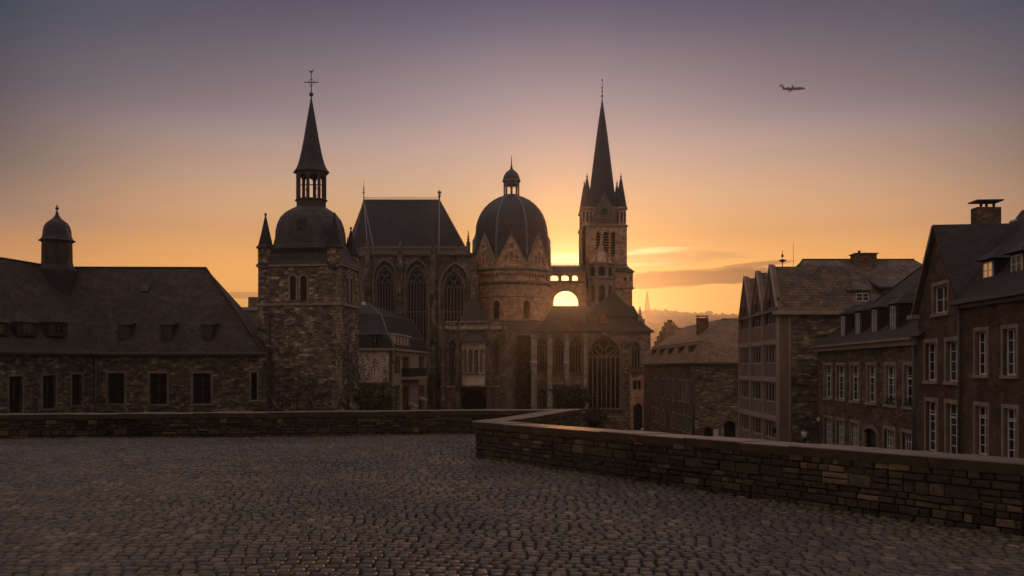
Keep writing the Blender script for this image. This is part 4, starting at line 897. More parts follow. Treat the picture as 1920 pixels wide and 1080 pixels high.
# ---------------------------------------------------------------- bridge gallery with the big open arch
def build_bridge():
    f = PF(1027, 187, 1098, 187); g = G(187); d = 187
    root = thing('arched_bridge', 'stone bridge gallery with one wide open arch, sunset glowing through it between dome and spire', 'bridge', (*f.p(f.L / 2, 0, -1.5).xy, g))
    mb = MB(); T = 3.2; u = lambda px: f.uz(px, 550)[0]
    hs = [arch(u(a), u(b), PZ(526, d), PZ(517.5, d), PZ(514, d), 4) for a, b in ((1032.5, 1048), (1053, 1068), (1073, 1085))]
    hs.append(arch(u(1038), u(1086), PZ(584, d), PZ(566, d), PZ(543.5, d), 10)[0:])
    f.wall(mb, R4(0, f.L, PZ(620, d), PZ(509, d)), hs, T=T, back=True); mb.build('wall', M['ashlar_warm'], root)
    q = MB(); f.box(q, -.1, f.L, PZ(530, d), PZ(527, d), 0, .25); f.box(q, -.1, f.L, PZ(510, d), PZ(508, d), 0, .3)
    ring(q, f, archtop(u(1038) - .25, u(1086) + .25, PZ(566, d), PZ(541, d), 10), .4, -.1, .12); q.build('moulding', M['trim'], root)
    q = MB(); a, b = f.p(0, PZ(509, d), .3), f.p(f.L, PZ(509, d), .3); c, e = f.p(f.L, PZ(497, d), -1.6), f.p(0, PZ(497, d), -1.6); h, i = f.p(f.L, PZ(509, d), -3.4), f.p(0, PZ(509, d), -3.4)
    q.mesh([a, b, c, e, h, i], [(0, 1, 2, 3), (3, 2, 4, 5), (0, 5, 4, 1), (0, 3, 5), (1, 4, 2)]); r = q.build('roof', M['lead'], root)
    q = MB(); n = 22
    for j in range(n): p = e.lerp(c, (j + .5) / n); q.tube([p - Z3 * .1, p + Z3 * .42], .05, n=4); q.ball(p + Z3 * .45, .11, 5)
    q.tube([e + Z3 * .12, c + Z3 * .12], .07, n=4); q.build('ridge_cresting', M['iron'], r)
build_bridge()

# ---------------------------------------------------------------- west tower with tall spire
def build_west_tower():
    df = 190.; dc = 195.; g = G(190); f = PF(1091.5, df, 1175.5, df); cx = f.p(f.L / 2, 0).x; k = F / dc; zz = lambda y: EYE + (H - y) / k; zf = lambda y: PZ(y, df); D = 9.6
    root = thing('spired_tower', 'tall square church tower with clock, four corner pinnacles and a very slender dark spire', 'tower', (cx, dc, g))
    u = lambda px: f.uz(px, 500)[0]
    hs = [arch(u(a), u(b), zf(500), zf(442), zf(433), 5) for a, b in ((1117, 1126.5), (1129.5, 1142), (1145, 1154.5))]
    mb = MB(); f.wall(mb, R4(0, f.L, g, zf(423)), hs, T=.8, rev=.6)
    sl = Fac((f.O.x, df + D), (f.O.x, df)); sl.wall(mb, R4(0, D, g, zf(423)), [arch(D / 2 - 1.6, D / 2 - .3, zf(500), zf(442), zf(433), 5), arch(D / 2 + .3, D / 2 + 1.6, zf(500), zf(442), zf(433), 5)], T=.8, rev=.6)
    mb.box(f.O.x + .85, f.O.x + f.L, df + .85, df + D, g, zf(423) - .05); mb.build('wall', M['ashlar_warm'], root)
    for h in hs:
        q = MB(); ring(q, f, h[1:] + [h[0]], .22, -.3, .08); n = 12
        for j in range(n): z = h[0][1] + (h[3][1] - h[0][1]) * (j + .5) / n; f.box(q, h[0][0], h[1][0], z, z + .12, -.55, -.35)
        w = q.build('window', M['ashlar_warm'], root); q = MB(); f.box(q, h[0][0], h[1][0], h[0][1], max(p[1] for p in h), -.62, -.58); q.build('pane', M['black'], w)
    q = MB(); f.box(q, -.2, f.L + .2, zf(425), zf(422), -D, .22); f.box(q, -.12, f.L + .12, zf(498), zf(496), -.2, .15); q.build('cornice', M['trim'], root)
    # upper stage: open balustrade, clock gable, corner turrets
    q = MB(); q.box(f.O.x + .9, f.O.x + f.L - .9, df + .9, df + D - .9, zf(423), zf(386)); q.build('upper_stage', M['ashlar_warm'], root)
    q = MB(); rail(q, f, u(1110), u(1156), zf(422), zf(408), .1, .48, .17); q.build('balustrade', M['trim'], root)
    q = MB(); m = f.L / 2; f.wall(q, [(m - 2.5, zf(408)), (m + 2.5, zf(408)), (m + 1.9, zf(392)), (m, zf(358)), (m - 1.9, zf(392))], T=.9, back=True)
    gb = q.build('clock_gable', M['trim_dark'], root)
    c = f.p(m, zf(396.5), .0); q = MB(); n = 24
    ring(q, f, [(m + .92 * math.cos(2 * math.pi * i / n), zf(396.5) + .92 * math.sin(2 * math.pi * i / n)) for i in range(n)], .16, -.02, .14, True)
    for i in range(12): a = 2 * math.pi * i / 12; ring(q, f, [(m + .62 * math.cos(a), zf(396.5) + .62 * math.sin(a)), (m + .78 * math.cos(a), zf(396.5) + .78 * math.sin(a))], .07, .02, .09)
    ring(q, f, [(m, zf(396.5)), (m - .42, zf(396.5) - .16)], .09, .03, .11); ring(q, f, [(m, zf(396.5)), (m + .6, zf(396.5) - .35)], .06, .03, .12)
    ck = q.build('clock', M['trim'], gb); 
    q = MB(); n = 20; q.mesh([f.p(m + .88 * math.cos(2 * math.pi * i / n), zf(396.5) + .88 * math.sin(2 * math.pi * i / n), .03) for i in range(n)], [tuple(range(n))]); q.build('clock_face', M['slate'], gb)
    for (ix, iy) in ((0, 0), (1, 0), (0, 1), (1, 1)):
        x = f.O.x + (1.15 if ix == 0 else f.L - 1.15); y = df + (1.15 if iy == 0 else D - 1.15); z = lambda v: PZ(v, df)
        q = MB(); q.lathe(x, y, [(1.42, z(424)), (1.42, z(421)), (1.15, z(420)), (1.15, z(393)), (1.5, z(391)), (1.5, z(388))], 8, R(22.5)); 
        t = q.build('corner_turret', M['ashlar_warm'], root)
        q = MB(); q.lathe(x, y, [(1.5, z(390)), (1.25, z(385)), (.80, z(362)), (.32, z(338)), (.12, z(331)), (.04, z(322))], 8, R(22.5)); q.ball((x, y, z(329)), .22); q.build('pinnacle_roof', M['lead_dark'], t)
        q = MB()
        for a in (-112.5, -67.5, -22.5, -157.5):
            a = R(a); nx, ny = math.cos(a + R(22.5)), math.sin(a + R(22.5)); tt = Vector((-ny, nx, 0)); o = Vector((x, y, 0)) + Vector((nx, ny, 0)) * 1.08; q.obox(o - tt * .2 + Z3 * z(416), tt * .4, Vector((nx, ny, 0)) * .03, Z3 * (z(397) - z(416)))
        q.build('niche', M['black'], t)
    q = MB(); q.lathe(cx, dc, [(3.45, zz(392)), (3.2, zz(384)), (2.72, zz(350)), (2.05, zz(305)), (1.2, zz(250)), (.55, zz(212)), (.08, zz(185))], 8, R(-90 + 11)); sp = q.build('spire', M['lead_dark'], root)
    q = MB()
    for a in range(4):
        an = R(-90 + 90 * a + 12); x, y = cx + 2.55 * math.cos(an), dc + 2.55 * math.sin(an); q.lathe(x, y, [(.62, zz(388)), (.62, zz(372)), (.8, zz(371)), (.05, zz(350))], 4, an + R(45))
    q.build('spire_dormer', M['lead_dark'], sp)
    q = MB(); q.tube([(cx, dc, zz(188)), (cx, dc, zz(149))], .09, .04); q.ball((cx, dc, zz(180)), .3, sz=.7); q.ball((cx, dc, zz(171)), .2); q.ball((cx, dc, zz(166)), .13); q.box(cx - .28, cx + .28, dc - .03, dc + .03, zz(172) + .9, zz(172) + 1.02); q.ball((cx + .03, dc, zz(150)), .14, sz=2.); q.build('finial', M['iron'], sp)
    # side annex on the right
    fr = PF(1151, 189, 1187, 189); q = MB(); uu = lambda px: fr.uz(px, 520)[0]
    hs = [R4(uu(1168), uu(1174.5), PZ(528, 189), PZ(520, 189)), R4(uu(1181), uu(1184), PZ(527, 189), PZ(518, 189))]
    fr.wall(q, R4(0, fr.L, PZ(540, 189), PZ(510, 189)), hs, T=.5, back=True); fb = Fac((PX(1187, 189), 196.5), (PX(1151, 189), 196.5)); L = fr.L
    fb.wall(q, R4(0, L, PZ(540, 189), PZ(510, 189)), [R4(L - uu(1178), L - uu(1165), PZ(533, 189), PZ(514, 189)), R4(L - uu(1187) + .2, L - uu(1180), PZ(533, 189), PZ(514, 189))], T=.5, back=True)
    fr.box(q, L - .4, L - .003, PZ(540, 189), PZ(510, 189), -7.4, -.5); q.box(PX(1151, 189), PX(1185.5, 189), 189, 196, g, PZ(540, 189)); q.build('annex_wall', M['ashlar_warm'], root)
    q = MB(); fr.box(q, -.1, L + .25, PZ(541, 189), PZ(538.5, 189), -7.4, .25); q.build('annex_cornice', M['trim'], root)
    q = MB(); x0, x1 = PX(1150, 189), PX(1190, 189); q.mesh([(x0, 188.5, PZ(510, 189)), (x1, 188.5, PZ(510, 189)), (x1, 197, PZ(510, 189)), (x0, 197, PZ(510, 189)), (x0, 191, PZ(496, 190)), (PX(1175, 190), 191, PZ(496, 190)), (PX(1175, 190), 195, PZ(496, 190)), (x0, 195, PZ(496, 190))], [(0, 1, 5, 4), (1, 2, 6, 5), (2, 3, 7, 6), (4, 5, 6, 7), (3, 0, 4, 7), (0, 3, 2, 1)]); q.build('annex_roof', M['lead'], root)
    # octagonal oriel chapel in front
    ox, oy = PX(1127.5, 187), 188.6; zo = lambda y: PZ(y, 186); RR = 2.85; q = MB(); vv = [(ox + RR * math.cos(R(-112.5 + 45 * i)), oy + RR * math.sin(R(-112.5 + 45 * i))) for i in range(8)]
    ww = []
    for i in range(8):
        fc = Fac(vv[i], vv[(i + 1) % 8]); m = fc.L / 2
        hh = [arch(m - .66, m + .66, zo(517), zo(504), zo(499), 4), arch(m - .62, m + .62, zo(566), zo(538), zo(534), 4)] if i in (0, 1, 7, 6) else []
        fc.wall(q, R4(0, fc.L, g, zo(494)), hh, T=.4, rev=.35); ww.append((fc, hh))
    q.lathe(ox, oy, [(RR - .45, g), (RR - .45, zo(495))], 8, R(-112.5)); ch = q.build('oriel', M['trim'], root)
    q = MB(); q.lathe(ox, oy, [(RR, zo(524)), (RR + .3, zo(522)), (RR + .3, zo(519)), (RR, zo(518))], 8, R(-112.5)); q.lathe(ox, oy, [(RR, zo(496)), (RR + .25, zo(494)), (RR + .25, zo(492))], 8, R(-112.5)); q.lathe(ox, oy, [(RR, zo(572)), (RR + .2, zo(570)), (RR, zo(568))], 8, R(-112.5)); q.build('oriel_cornice', M['tracery'], ch)
    for fc, hh in ww:
        for h in hh: q = MB(); q.mesh([fc.p(a, b, -.33) for a, b in h], [tuple(range(len(h)))]); q.build('pane', M['leaded'], ch, fix=False)
    q = MB(); q.lathe(ox, oy, [(RR, zo(493)), (1.9, zo(482)), (.9, zo(468)), (.05, zo(448))], 8, R(-112.5)); q.build('oriel_roof', M['ashlar_warm'], ch)
    q = MB()
    for i in range(8): a = R(-112.5 + 45 * i); x, y = ox + 3. * math.cos(a), oy + 3. * math.sin(a); q.box(x - .2, x + .2, y - .2, y + .2, zo(520), zo(484)); q.lathe(x, y, [(.3, zo(484)), (.02, zo(473))], 4, R(45))
    q.build('oriel_pinnacle', M['trim'], ch)
build_west_tower()

# ---------------------------------------------------------------- small chapel with vaulted gateway (left) and long chapel (right)
def build_gate_chapel():
    d = 150.; g = G(150); f = PF(828, d, 948, d); root = thing('gate_chapel', 'small ornate chapel with pale oriel above a dark round gateway and a pyramid roof', 'chapel', (*f.p(f.L / 2, 0).xy, g))
    u = lambda px: f.uz(px, 680)[0]; z = lambda y: PZ(y, d); ze = z(616)
    mb = MB(); hs = [arch(u(840), u(856), z(722), z(652), z(636), 6), arch(u(924), u(937), z(702), z(650), z(635), 6), arch(u(864), u(914), g, z(757), z(731), 9)]
    hs[2] = [(u(864), g + .02), (u(914), g + .02)] + archtop(u(864), u(914), z(757), z(731), 9)
    f.wall(mb, R4(0, f.L, g, ze), hs, T=.9, rev=.8); sr = Fac(f.p(f.L, 0).xy, (f.p(f.L, 0).x + 2., d + 12)); sr.wall(mb, R4(0, sr.L, g, ze), T=.8)
    mb.box(f.O.x + .3, f.p(f.L, 0).x - .2, d + 4.2, d + 12, g, ze - .1); mb.box(f.O.x + .3, u(862) + f.O.x, d + 1., d + 4.2, g, ze - .1); mb.box(u(916) + f.O.x, f.p(f.L, 0).x - .2, d + 1., d + 4.2, g, ze - .1); mb.box(u(862) + f.O.x, u(916) + f.O.x, d + .95, d + 4.2, z(728), ze - .1)
    mb.build('wall', M['gate_wall'], root)
    gothic(f, root, u(840), u(856), z(722), z(652), z(636), 3, .6, .12, hood=.22); gothic(f, root, u(924), u(937), z(702), z(650), z(635), 3, .6, .12, hood=.22)
    q = MB(); ring(q, f, [(u(864) - .3, g)] + archtop(u(864) - .3, u(914) + .3, z(757), z(728), 10)[::-1] + [(u(914) + .3, g)], .75, -.3, .14); gw = q.build('gateway', M['pale_dressed'], root)
    q = MB(); f.box(q, u(866), u(912), g + .01, z(735), -4.1, -4.0); q.build('gateway_door', M['black'], gw)
    q = MB(); f.box(q, -.3, f.L + .3, z(618), z(613), -.2, .45); f.box(q, -.1, f.L + .1, z(726), z(723.5), -.1, .3)
    rail(q, f, 0, u(858), z(613), z(602), .3, .42, .14); rail(q, f, u(862), u(918), z(613), z(602), .3, .42, .14); rail(q, f, u(922), f.L, z(613), z(604), .3, .42, .14)
    q.build('balustrade', M['pale_dressed'], root)
    q = MB(); fl = PF(862, 147.8, 913, 147.8)    # oriel
    R_ = [fl.p(0, 0, -2.2), fl.p(.5, 0, -.5), fl.p(1.3, 0, 0), fl.p(fl.L - 1.3, 0, 0), fl.p(fl.L - .5, 0, -.5), fl.p(fl.L, 0, -2.2)]
    wl = []
    for a, b in zip(R_[:-1], R_[1:]):
        fc = Fac(a.xy, b.xy); hh = []
        n = 2 if fc.L > 1.6 and fc.L < 3 else 2 if fc.L >= 3 else 1
        if fc.L > .8:
            w = fc.L / n
            for i in range(n): hh.append(arch(w * i + .15, w * (i + 1) - .15, z(698), z(662), z(655), 5))
        fc.wall(q, R4(0, fc.L, z(702), z(647)), hh, T=.35, rev=.3); wl.append((fc, hh))
    orl = q.build('oriel', M['pale_dressed'], root)
    for fc, hh in wl:
        for h in hh: q = MB(); q.mesh([fc.p(a, b, -.28) for a, b in h], [tuple(range(len(h)))]); q.build('pane', M['black'], orl, fix=False)
    q = MB()
    for fc, hh in wl:
        for h in hh:
            w = h[1][0] - h[0][0]; 
            for i in (1, 2): a = h[0][0] + w * i / 3; fc.box(q, a - .045, a + .045, z(698), z(660), -.27, -.2)
            ring(q, fc, archtop(h[0][0], h[1][0], z(662), z(655), 5), .14, -.1, .08)
    q.build('tracery', M['trim'], orl)
    q = MB()
    pts = [(p.x, p.y) for p in R_]
    q.prism(pts, z(724), z(721)); q.prism(pts, z(704), z(700)); q.build('oriel_parapet', M['pale_dressed'], orl); q = MB(); q.prism(pts, z(649), z(645)); q.build('oriel_cornice', M['trim'], orl); q = MB(); q.prism([(p[0] * .985 + .015 * R_[2].x, p[1] + .15) for p in pts], z(721.5), z(703)); q.build('oriel_panel', M['plaster'], orl)
    q = MB(); cxo = (R_[0].x + R_[-1].x) / 2; prof = [(3.0, z(646)), (2.9, z(640)), (2.5, z(632.5)), (1.9, z(627.5)), (1.0, z(624.5)), (.05, z(623.5))]; q.lathe(cxo, d + .3, [(r * .82, zz) for r, zz in prof], 12, R(15)); q.build('oriel_roof', M['lead'], orl)
    q = MB(); x0, x1 = PX(862, 154), PX(921, 154); q.mesh([(x0, 151.5, z(604)), (x1, 151.5, z(604)), (x1, 158.5, z(604)), (x0, 158.5, z(604)), (PX(888, 155), 155, PZ(557, 155))], [(0, 1, 4), (1, 2, 4), (2, 3, 4), (3, 0, 4), (3, 2, 1, 0)]); py = q.build('pyramid_roof', M['slate'], root)
    q = MB(); ap = Vector((PX(888, 155), 155, PZ(557, 155))); q.tube([ap - Z3 * .5, ap + Z3 * 1.1], .1, .05); q.ball(ap + Z3 * .5, .26); q.build('finial', M['trim'], py)
    q = MB(); q.box(f.O.x, f.p(f.L, 0).x + .2, d - .05, d + 12, z(613) - .3, z(613) - .05); q.build('flat_roof', M['lead'], root)
    for px in (832, 859, 917, 943):
        q = MB(); uu = u(px); buttress(q, f, uu, .85, [(g, z(725), 1.1), (z(725), z(650), .75)]); c = f.p(uu, 0, .5); pinnacle(q, c.x, c.y, z(650), z(622), z(592), .5)
        q.build('buttress', M['ashlar'], root)
build_gate_chapel()

def build_long_chapel():
    d = 160.; g = G(160); f = PF(1001, d, 1220, d); ze = PZ(623, d); z = lambda y: PZ(y, d)
    root = thing('long_chapel', 'long chapel with dark hipped roof, gothic windows and pale piers below the bridge arch', 'chapel', (*f.p(f.L / 2, 0).xy, g))
    u = lambda px: f.uz(px, 690)[0]
    W3 = [(1007, 1026), (1037, 1057), (1067, 1090)]
    hs = []; mb = MB()
    for a, b in W3: hs.append(arch(u(a), u(b), z(697), z(648), z(632), 6))
    for a, b in W3[:2]: hs.append(arch(u(a), u(b), z(775), z(742), z(728), 6))
    hs.append(arch(u(1103), u(1163), z(765), z(670), z(629), 9)); hs.append(arch(u(1184), u(1201), z(693), z(655), z(640), 6))
    f.wall(mb, R4(0, f.L, g, ze), hs, T=.9, rev=.8); mb.box(f.O.x + .1, f.p(f.L, 0).x - .1, d + .95, d + 13, g, ze - .1)
    sr = Fac(f.p(f.L, 0).xy, (f.p(f.L, 0).x + .5, d + 13)); mb.build('wall', M['chapel_wall'], root)
    for a, b in W3: gothic(f, root, u(a), u(b), z(697), z(648), z(632), 4, .55, .14, hood=.25)
    for a, b in W3[:2]: gothic(f, root, u(a), u(b), z(775), z(742), z(728), 4, .55, .13, hood=.3)
    gothic(f, root, u(1184), u(1201), z(693), z(655), z(640), 3, .5, .13, hood=.3)
    gothic(f, root, u(1103), u(1163), z(765), z(670), z(629), 7, .6, .16, hood=.5, head=True)
    q = MB(); c = u(1133); w_ = (u(1163) - u(1103)) / 2; ring(q, f, [(c - w_ * .55, z(656)), (c - w_ * .3, z(664)), (c, z(668)), (c + w_ * .3, z(664)), (c + w_ * .6, z(656))], .18, -.55, -.3); f.box(q, u(1103), u(1163), z(671), z(669.5), -.55, -.35)
    q.build('tracery', M['trim'], root); q = MB(); q.lathe(*f.p(c, 0, .15).xy, [(.35, z(632)), (.5, z(628)), (.2, z(624)), (.02, z(619))], 6); q.build('arch_finial', M['trim'], root)
    for px, w in ((1001, 1.), (1030.5, .8), (1062, .8), (1097, .6)):
        q = MB(); buttress(q, f, u(px), w, [(g, z(760), 1.5), (z(760), z(680), 1.2), (z(680), z(634), .8)])
        for yy in (682, 630): c = f.p(u(px), z(yy), 1.25 if yy > 650 else .85); q.box(c.x - w * .65, c.x + w * .65, c.y - .1, c.y + .8, c.z - .2, c.z + .2)
        q.build('pier', M['pale_dressed'], root)
    q = MB(); buttress(q, f, u(1173), 1.4, [(g, z(700), 1.2), (z(700), z(640), .7)]); q.build('buttress', M['rubble'], root)
    q = MB(); f.box(q, 0, u(1100), z(724), z(721), -.1, .25); f.box(q, 0, u(1100), z(701), z(699), -.1, .22); f.box(q, -.3, f.L + .5, ze - .1, ze + .35, -.3, .4); q.build('cornice', M['trim_dark'], root)
    q = MB(); uu = u(1103); f.box(q, u(1101), u(1166), z(768), z(765), -.4, .5); q.build('window_sill', M['trim'], root)
    # roof
    E0, E1 = f.p(-.4, ze + .2, .6), f.p(f.L + .5, ze + .2, .6); B0, B1 = Vector((E0.x, d + 13.5, E0.z)), Vector((E1.x, d + 13.5, E1.z))
    m0, m1 = P(1019, 603, 162), P(1206, 606, 162)
    m0b, m1b = Vector((m0.x, d + 11.5, m0.z)), Vector((m1.x, d + 11.5, m1.z)); r0 = P(1036, 573.5, 166.5); r1 = P(1188, 573.5, 166.5)
    q = MB(); q.face([E0, E1, m1, m0]); q.face([m0, m1, r1, r0]); q.face([B0, E0, m0, m0b]); q.face([m0b, m0, r0]); q.face([E1, B1, m1b, m1]); q.face([m1, m1b, r1]); q.face([B1, B0, m0b, m1b]); q.face([m1b, m0b, r0, r1]); q.face([E0, B0, B1, E1])
    pk = P(1150, 546, 168); b0, b1 = P(1098, 590, 163.4), P(1200, 596, 163.); b2, b3 = Vector((b1.x, 172.5, b1.z)), Vector((b0.x, 172.5, b0.z))
    q.mesh([b0, b1, b2, b3, pk], [(0, 1, 4), (1, 2, 4), (2, 3, 4), (3, 0, 4)]); ro = q.build('roof', M['slate_warm'], root)
    for px in (1078, 1131):
        b = MB(); p = P(px, 606, 161.6); w = .6; b.mesh([p + Vector((-w, -.6, 0)), p + Vector((w, -.6, 0)), p + Vector((w, -.6, 1.)), p + Vector((0, -.6, 1.75)), p + Vector((-w, -.6, 1.)), p + Vector((-w, 1.8, 0)), p + Vector((w, 1.8, 0)), p + Vector((w, 1.8, 1.)), p + Vector((0, 1.8, 1.75)), p + Vector((-w, 1.8, 1.))],
               [(0, 1, 2, 3, 4), (9, 8, 7, 6, 5), (1, 6, 7, 2), (2, 7, 8, 3), (3, 8, 9, 4), (4, 9, 5, 0), (0, 5, 6, 1)]); dd = b.build('dormer', M['red'], root); dd['label'] = 'small red roof dormer'
        b = MB(); b.box(p.x - .3, p.x + .3, p.y - .65, p.y - .6, p.z + .2, p.z + .9); b.build('shutter', M['wood'], dd)
    q = MB(); c = P(1200, 600, 163); pinnacle(q, c.x, c.y, PZ(612, 163), PZ(594, 163), PZ(575, 163), .8); c = P(1186.5, 600, 167); pinnacle(q, c.x, c.y, PZ(606, 167), PZ(588, 167), PZ(574, 167), .6)
    q.box(PX(1196, 165), PX(1206, 165), 163, 166, PZ(625, 163), PZ(598, 163)); q.build('pinnacle', M['ashlar_warm'], root)
    # gatehouse annex on the right
    fa = PF(1183, 156, 1207, 156); q = MB(); w = fa.rect(1187, 713, 1202, 730); a = fa.rect(1188, 756, 1205, 790); ha = [(a[0], g + .02), (a[1], g + .02)] + archtop(a[0], a[1], a[3] - .9, a[3], 6)
    fa.wall(q, R4(0, fa.L, g, PZ(698, 156)), [R4(*w), ha], T=.6, rev=.4); q.box(fa.O.x + .1, fa.p(fa.L, 0).x, 156.65, 160, g, PZ(700, 156)); an = q.build('annex', M['ashlar_warm'], root)
    win(fa, an, *w, cols=2, rows=1, sur=.15, r=.25, fw=.12, fm='trim', sm='trim') if 0 else None
    b = MB(); fa.box(b, (w[0] + w[1]) / 2 - .1, (w[0] + w[1]) / 2 + .1, w[2], w[3], -.25, .04); ring(b, fa, R4(*w), .2, -.1, .05, True); b.build('window_frame', M['trim'], an); b = MB(); fa.box(b, *w, -.38, -.3); fa.box(b, a[0], a[1], g + .03, a[3], -.39, -.33); b.build('dark_opening', M['black'], an)
    b = MB(); q2 = [fa.p(-.2, PZ(698, 156), .3), fa.p(fa.L + .2, PZ(698, 156), .3), fa.p(fa.L + .2, PZ(688, 159), -3.6), fa.p(-.2, PZ(688, 159), -3.6)]; b.mesh(q2 + [p - Z3 * .25 for p in q2], [(0, 1, 2, 3), (7, 6, 5, 4), (0, 4, 5, 1), (1, 5, 6, 2), (3, 2, 6, 7), (0, 3, 7, 4)]); b.build('lean_to_roof', M['slate_warm'], an)
build_long_chapel()
def build_forecourt():
    f = PF(1062, 150, 1178, 150); g = G(150)
    mb = MB(); f.box(mb, 0, f.L, g, g + 2.3, -.5, 0)
    root = thing('forecourt_wall', 'low pale garden wall at the foot of the long chapel', 'wall', (*f.p(f.L / 2, 0).xy, g))
    mb.build('stonework', M['rubble'], root); q = MB(); f.box(q, -.1, f.L + .1, g + 2.3, g + 2.5, -.58, .08); q.build('coping', M['trim'], root)
build_forecourt()

# ---------------------------------------------------------------- right: stone corner house
def build_corner_house():
    A = (PX(1208, 150), 150); B = (PX(1303, 112), 112); C = (PX(1392, 112), 112); s = Fac(A, B); f = Fac(B, C); g = G(130); ez = PZ(681, 112)
    root = thing('corner_house', 'stone corner house with reddish mansard roof, a brick chimney and an arched black doorway', 'house', (*B, g))
    ws = []
    for (x0, x1) in ((1227, 1231.5), (1240.5, 1245), (1250.5, 1255), (1261, 1265.5), (1273, 1278), (1281, 1285.5), (1288, 1292)):
        u0, u1 = s.uz(x0, 720)[0], s.uz(x1, 720)[0]; ws.append((u0, u1, ez - 5.1, ez - 2.3))
    ww = []
    for (x0, x1) in ((1224, 1228.5), (1232, 1236), (1242, 1246), (1260, 1264.5), (1272, 1276.5), (1281, 1285), (1290, 1295)):
        u0, u1 = s.uz(x0, 780)[0], s.uz(x1, 780)[0]; ww.append((u0, u1, g + 1.2, ez - 6.2 - .8))
    mb = MB(); s.wall(mb, R4(0, s.L, g, ez), [R4(*w) for w in ws + ww]); mb.build('side_wall', M['brick_old'], root)
    a = f.rect(1355, 787, 1381, 822); a2 = f.rect(1320, 801, 1336, 822); hs = [[(a[0], g + .02), (a[1], g + .02)] + archtop(a[0], a[1], a[3] - .8, a[3], 6), [(a2[0], g + .02), (a2[1], g + .02)] + archtop(a2[0], a2[1], a2[3] - .5, a2[3], 5)]
    mb = MB(); f.wall(mb, R4(0, f.L, g, ez), hs, T=.6, rev=.5); bk = [(s.p(.4, 0, -.6).x, s.p(.4, 0, -.6).y), (B[0] + .55, B[1] + .62), (C[0] - .1, C[1] + .62), (C[0], 135), (A[0] + 14, 150)]; mb.prism(bk, g, ez - .1)
    mb.build('wall', M['coursed'], root)
    for w in ws + ww: win(s, root, *w, cols=2, rows=3, sur=.18, fm='tracery', r=.25, fw=.1)
    b = MB()
    for q in (a, a2): f.box(b, q[0], q[1], g + .03, q[3], -.5, -.44)
    dr = b.build('door', M['black'], root); b = MB(); ring(b, f, [(a[0], g)] + archtop(a[0], a[1], a[3] - .8, a[3], 6)[::-1] + [(a[1], g)], .3, -.1, .06); b.build('surround', M['trim'], dr)
    b = MB(); u = f.uz(1342, 815)[0]; f.box(b, u - .3, u + .3, PZ(826, 112), PZ(805, 112), 0, .12); b.build('notice_board', M['plaster'], root)
    pipe(s, root, s.L - .3, g, ez, .15, .08)
    zb = PZ(650, 118); up = Z3
    E0, E1, E2, E3, E4 = s.p(-.3, ez, .5), s.p(s.L, 0, .5), f.p(f.L + 1, ez, .5), Vector((C[0] + 1, 134, ez)), Vector((A[0] + 12, 151, ez)); E1 = Vector((E1.x, f.p(0, 0, .5).y, ez))
    R0, R1, R2 = P(1286, 612, 146), P(1354, 598, 120), P(1400, 598, 122)
    K0, K1 = s.p(0, ez + 2.9, -1.6), s.p(s.L - 1.8, ez + 2.9, -1.6)
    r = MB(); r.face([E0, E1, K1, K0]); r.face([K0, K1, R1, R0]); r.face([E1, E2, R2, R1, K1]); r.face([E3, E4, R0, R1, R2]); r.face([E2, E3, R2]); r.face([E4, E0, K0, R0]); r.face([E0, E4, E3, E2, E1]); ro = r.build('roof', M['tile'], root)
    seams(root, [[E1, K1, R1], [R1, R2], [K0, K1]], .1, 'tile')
    for k in range(5):
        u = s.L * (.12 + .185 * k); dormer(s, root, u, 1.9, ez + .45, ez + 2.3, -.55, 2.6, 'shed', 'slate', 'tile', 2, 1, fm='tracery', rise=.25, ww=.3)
    gutter(s, root, 0, s.L, ez + .1, .5, .2); gutter(f, root, 0, f.L, ez + .1, .5, .2)
    q = P(1319, 598, 123); b = MB(); b.box(q.x - .9, q.x + .6, q.y - .5, q.y + .5, q.z - 2.2, q.z + .1); ch = b.build('chimney', M['brick'], root)
    b = MB(); b.box(q.x - 1., q.x + .7, q.y - .6, q.y + .6, q.z + .35, q.z + .45); [b.box(q.x - .85 + i * 1.2, q.x - .7 + i * 1.2, q.y - .1, q.y + .1, q.z + .1, q.z + .35) for i in (0, 1)]; b.build('chimney_cap', M['concrete'], ch)
build_corner_house()
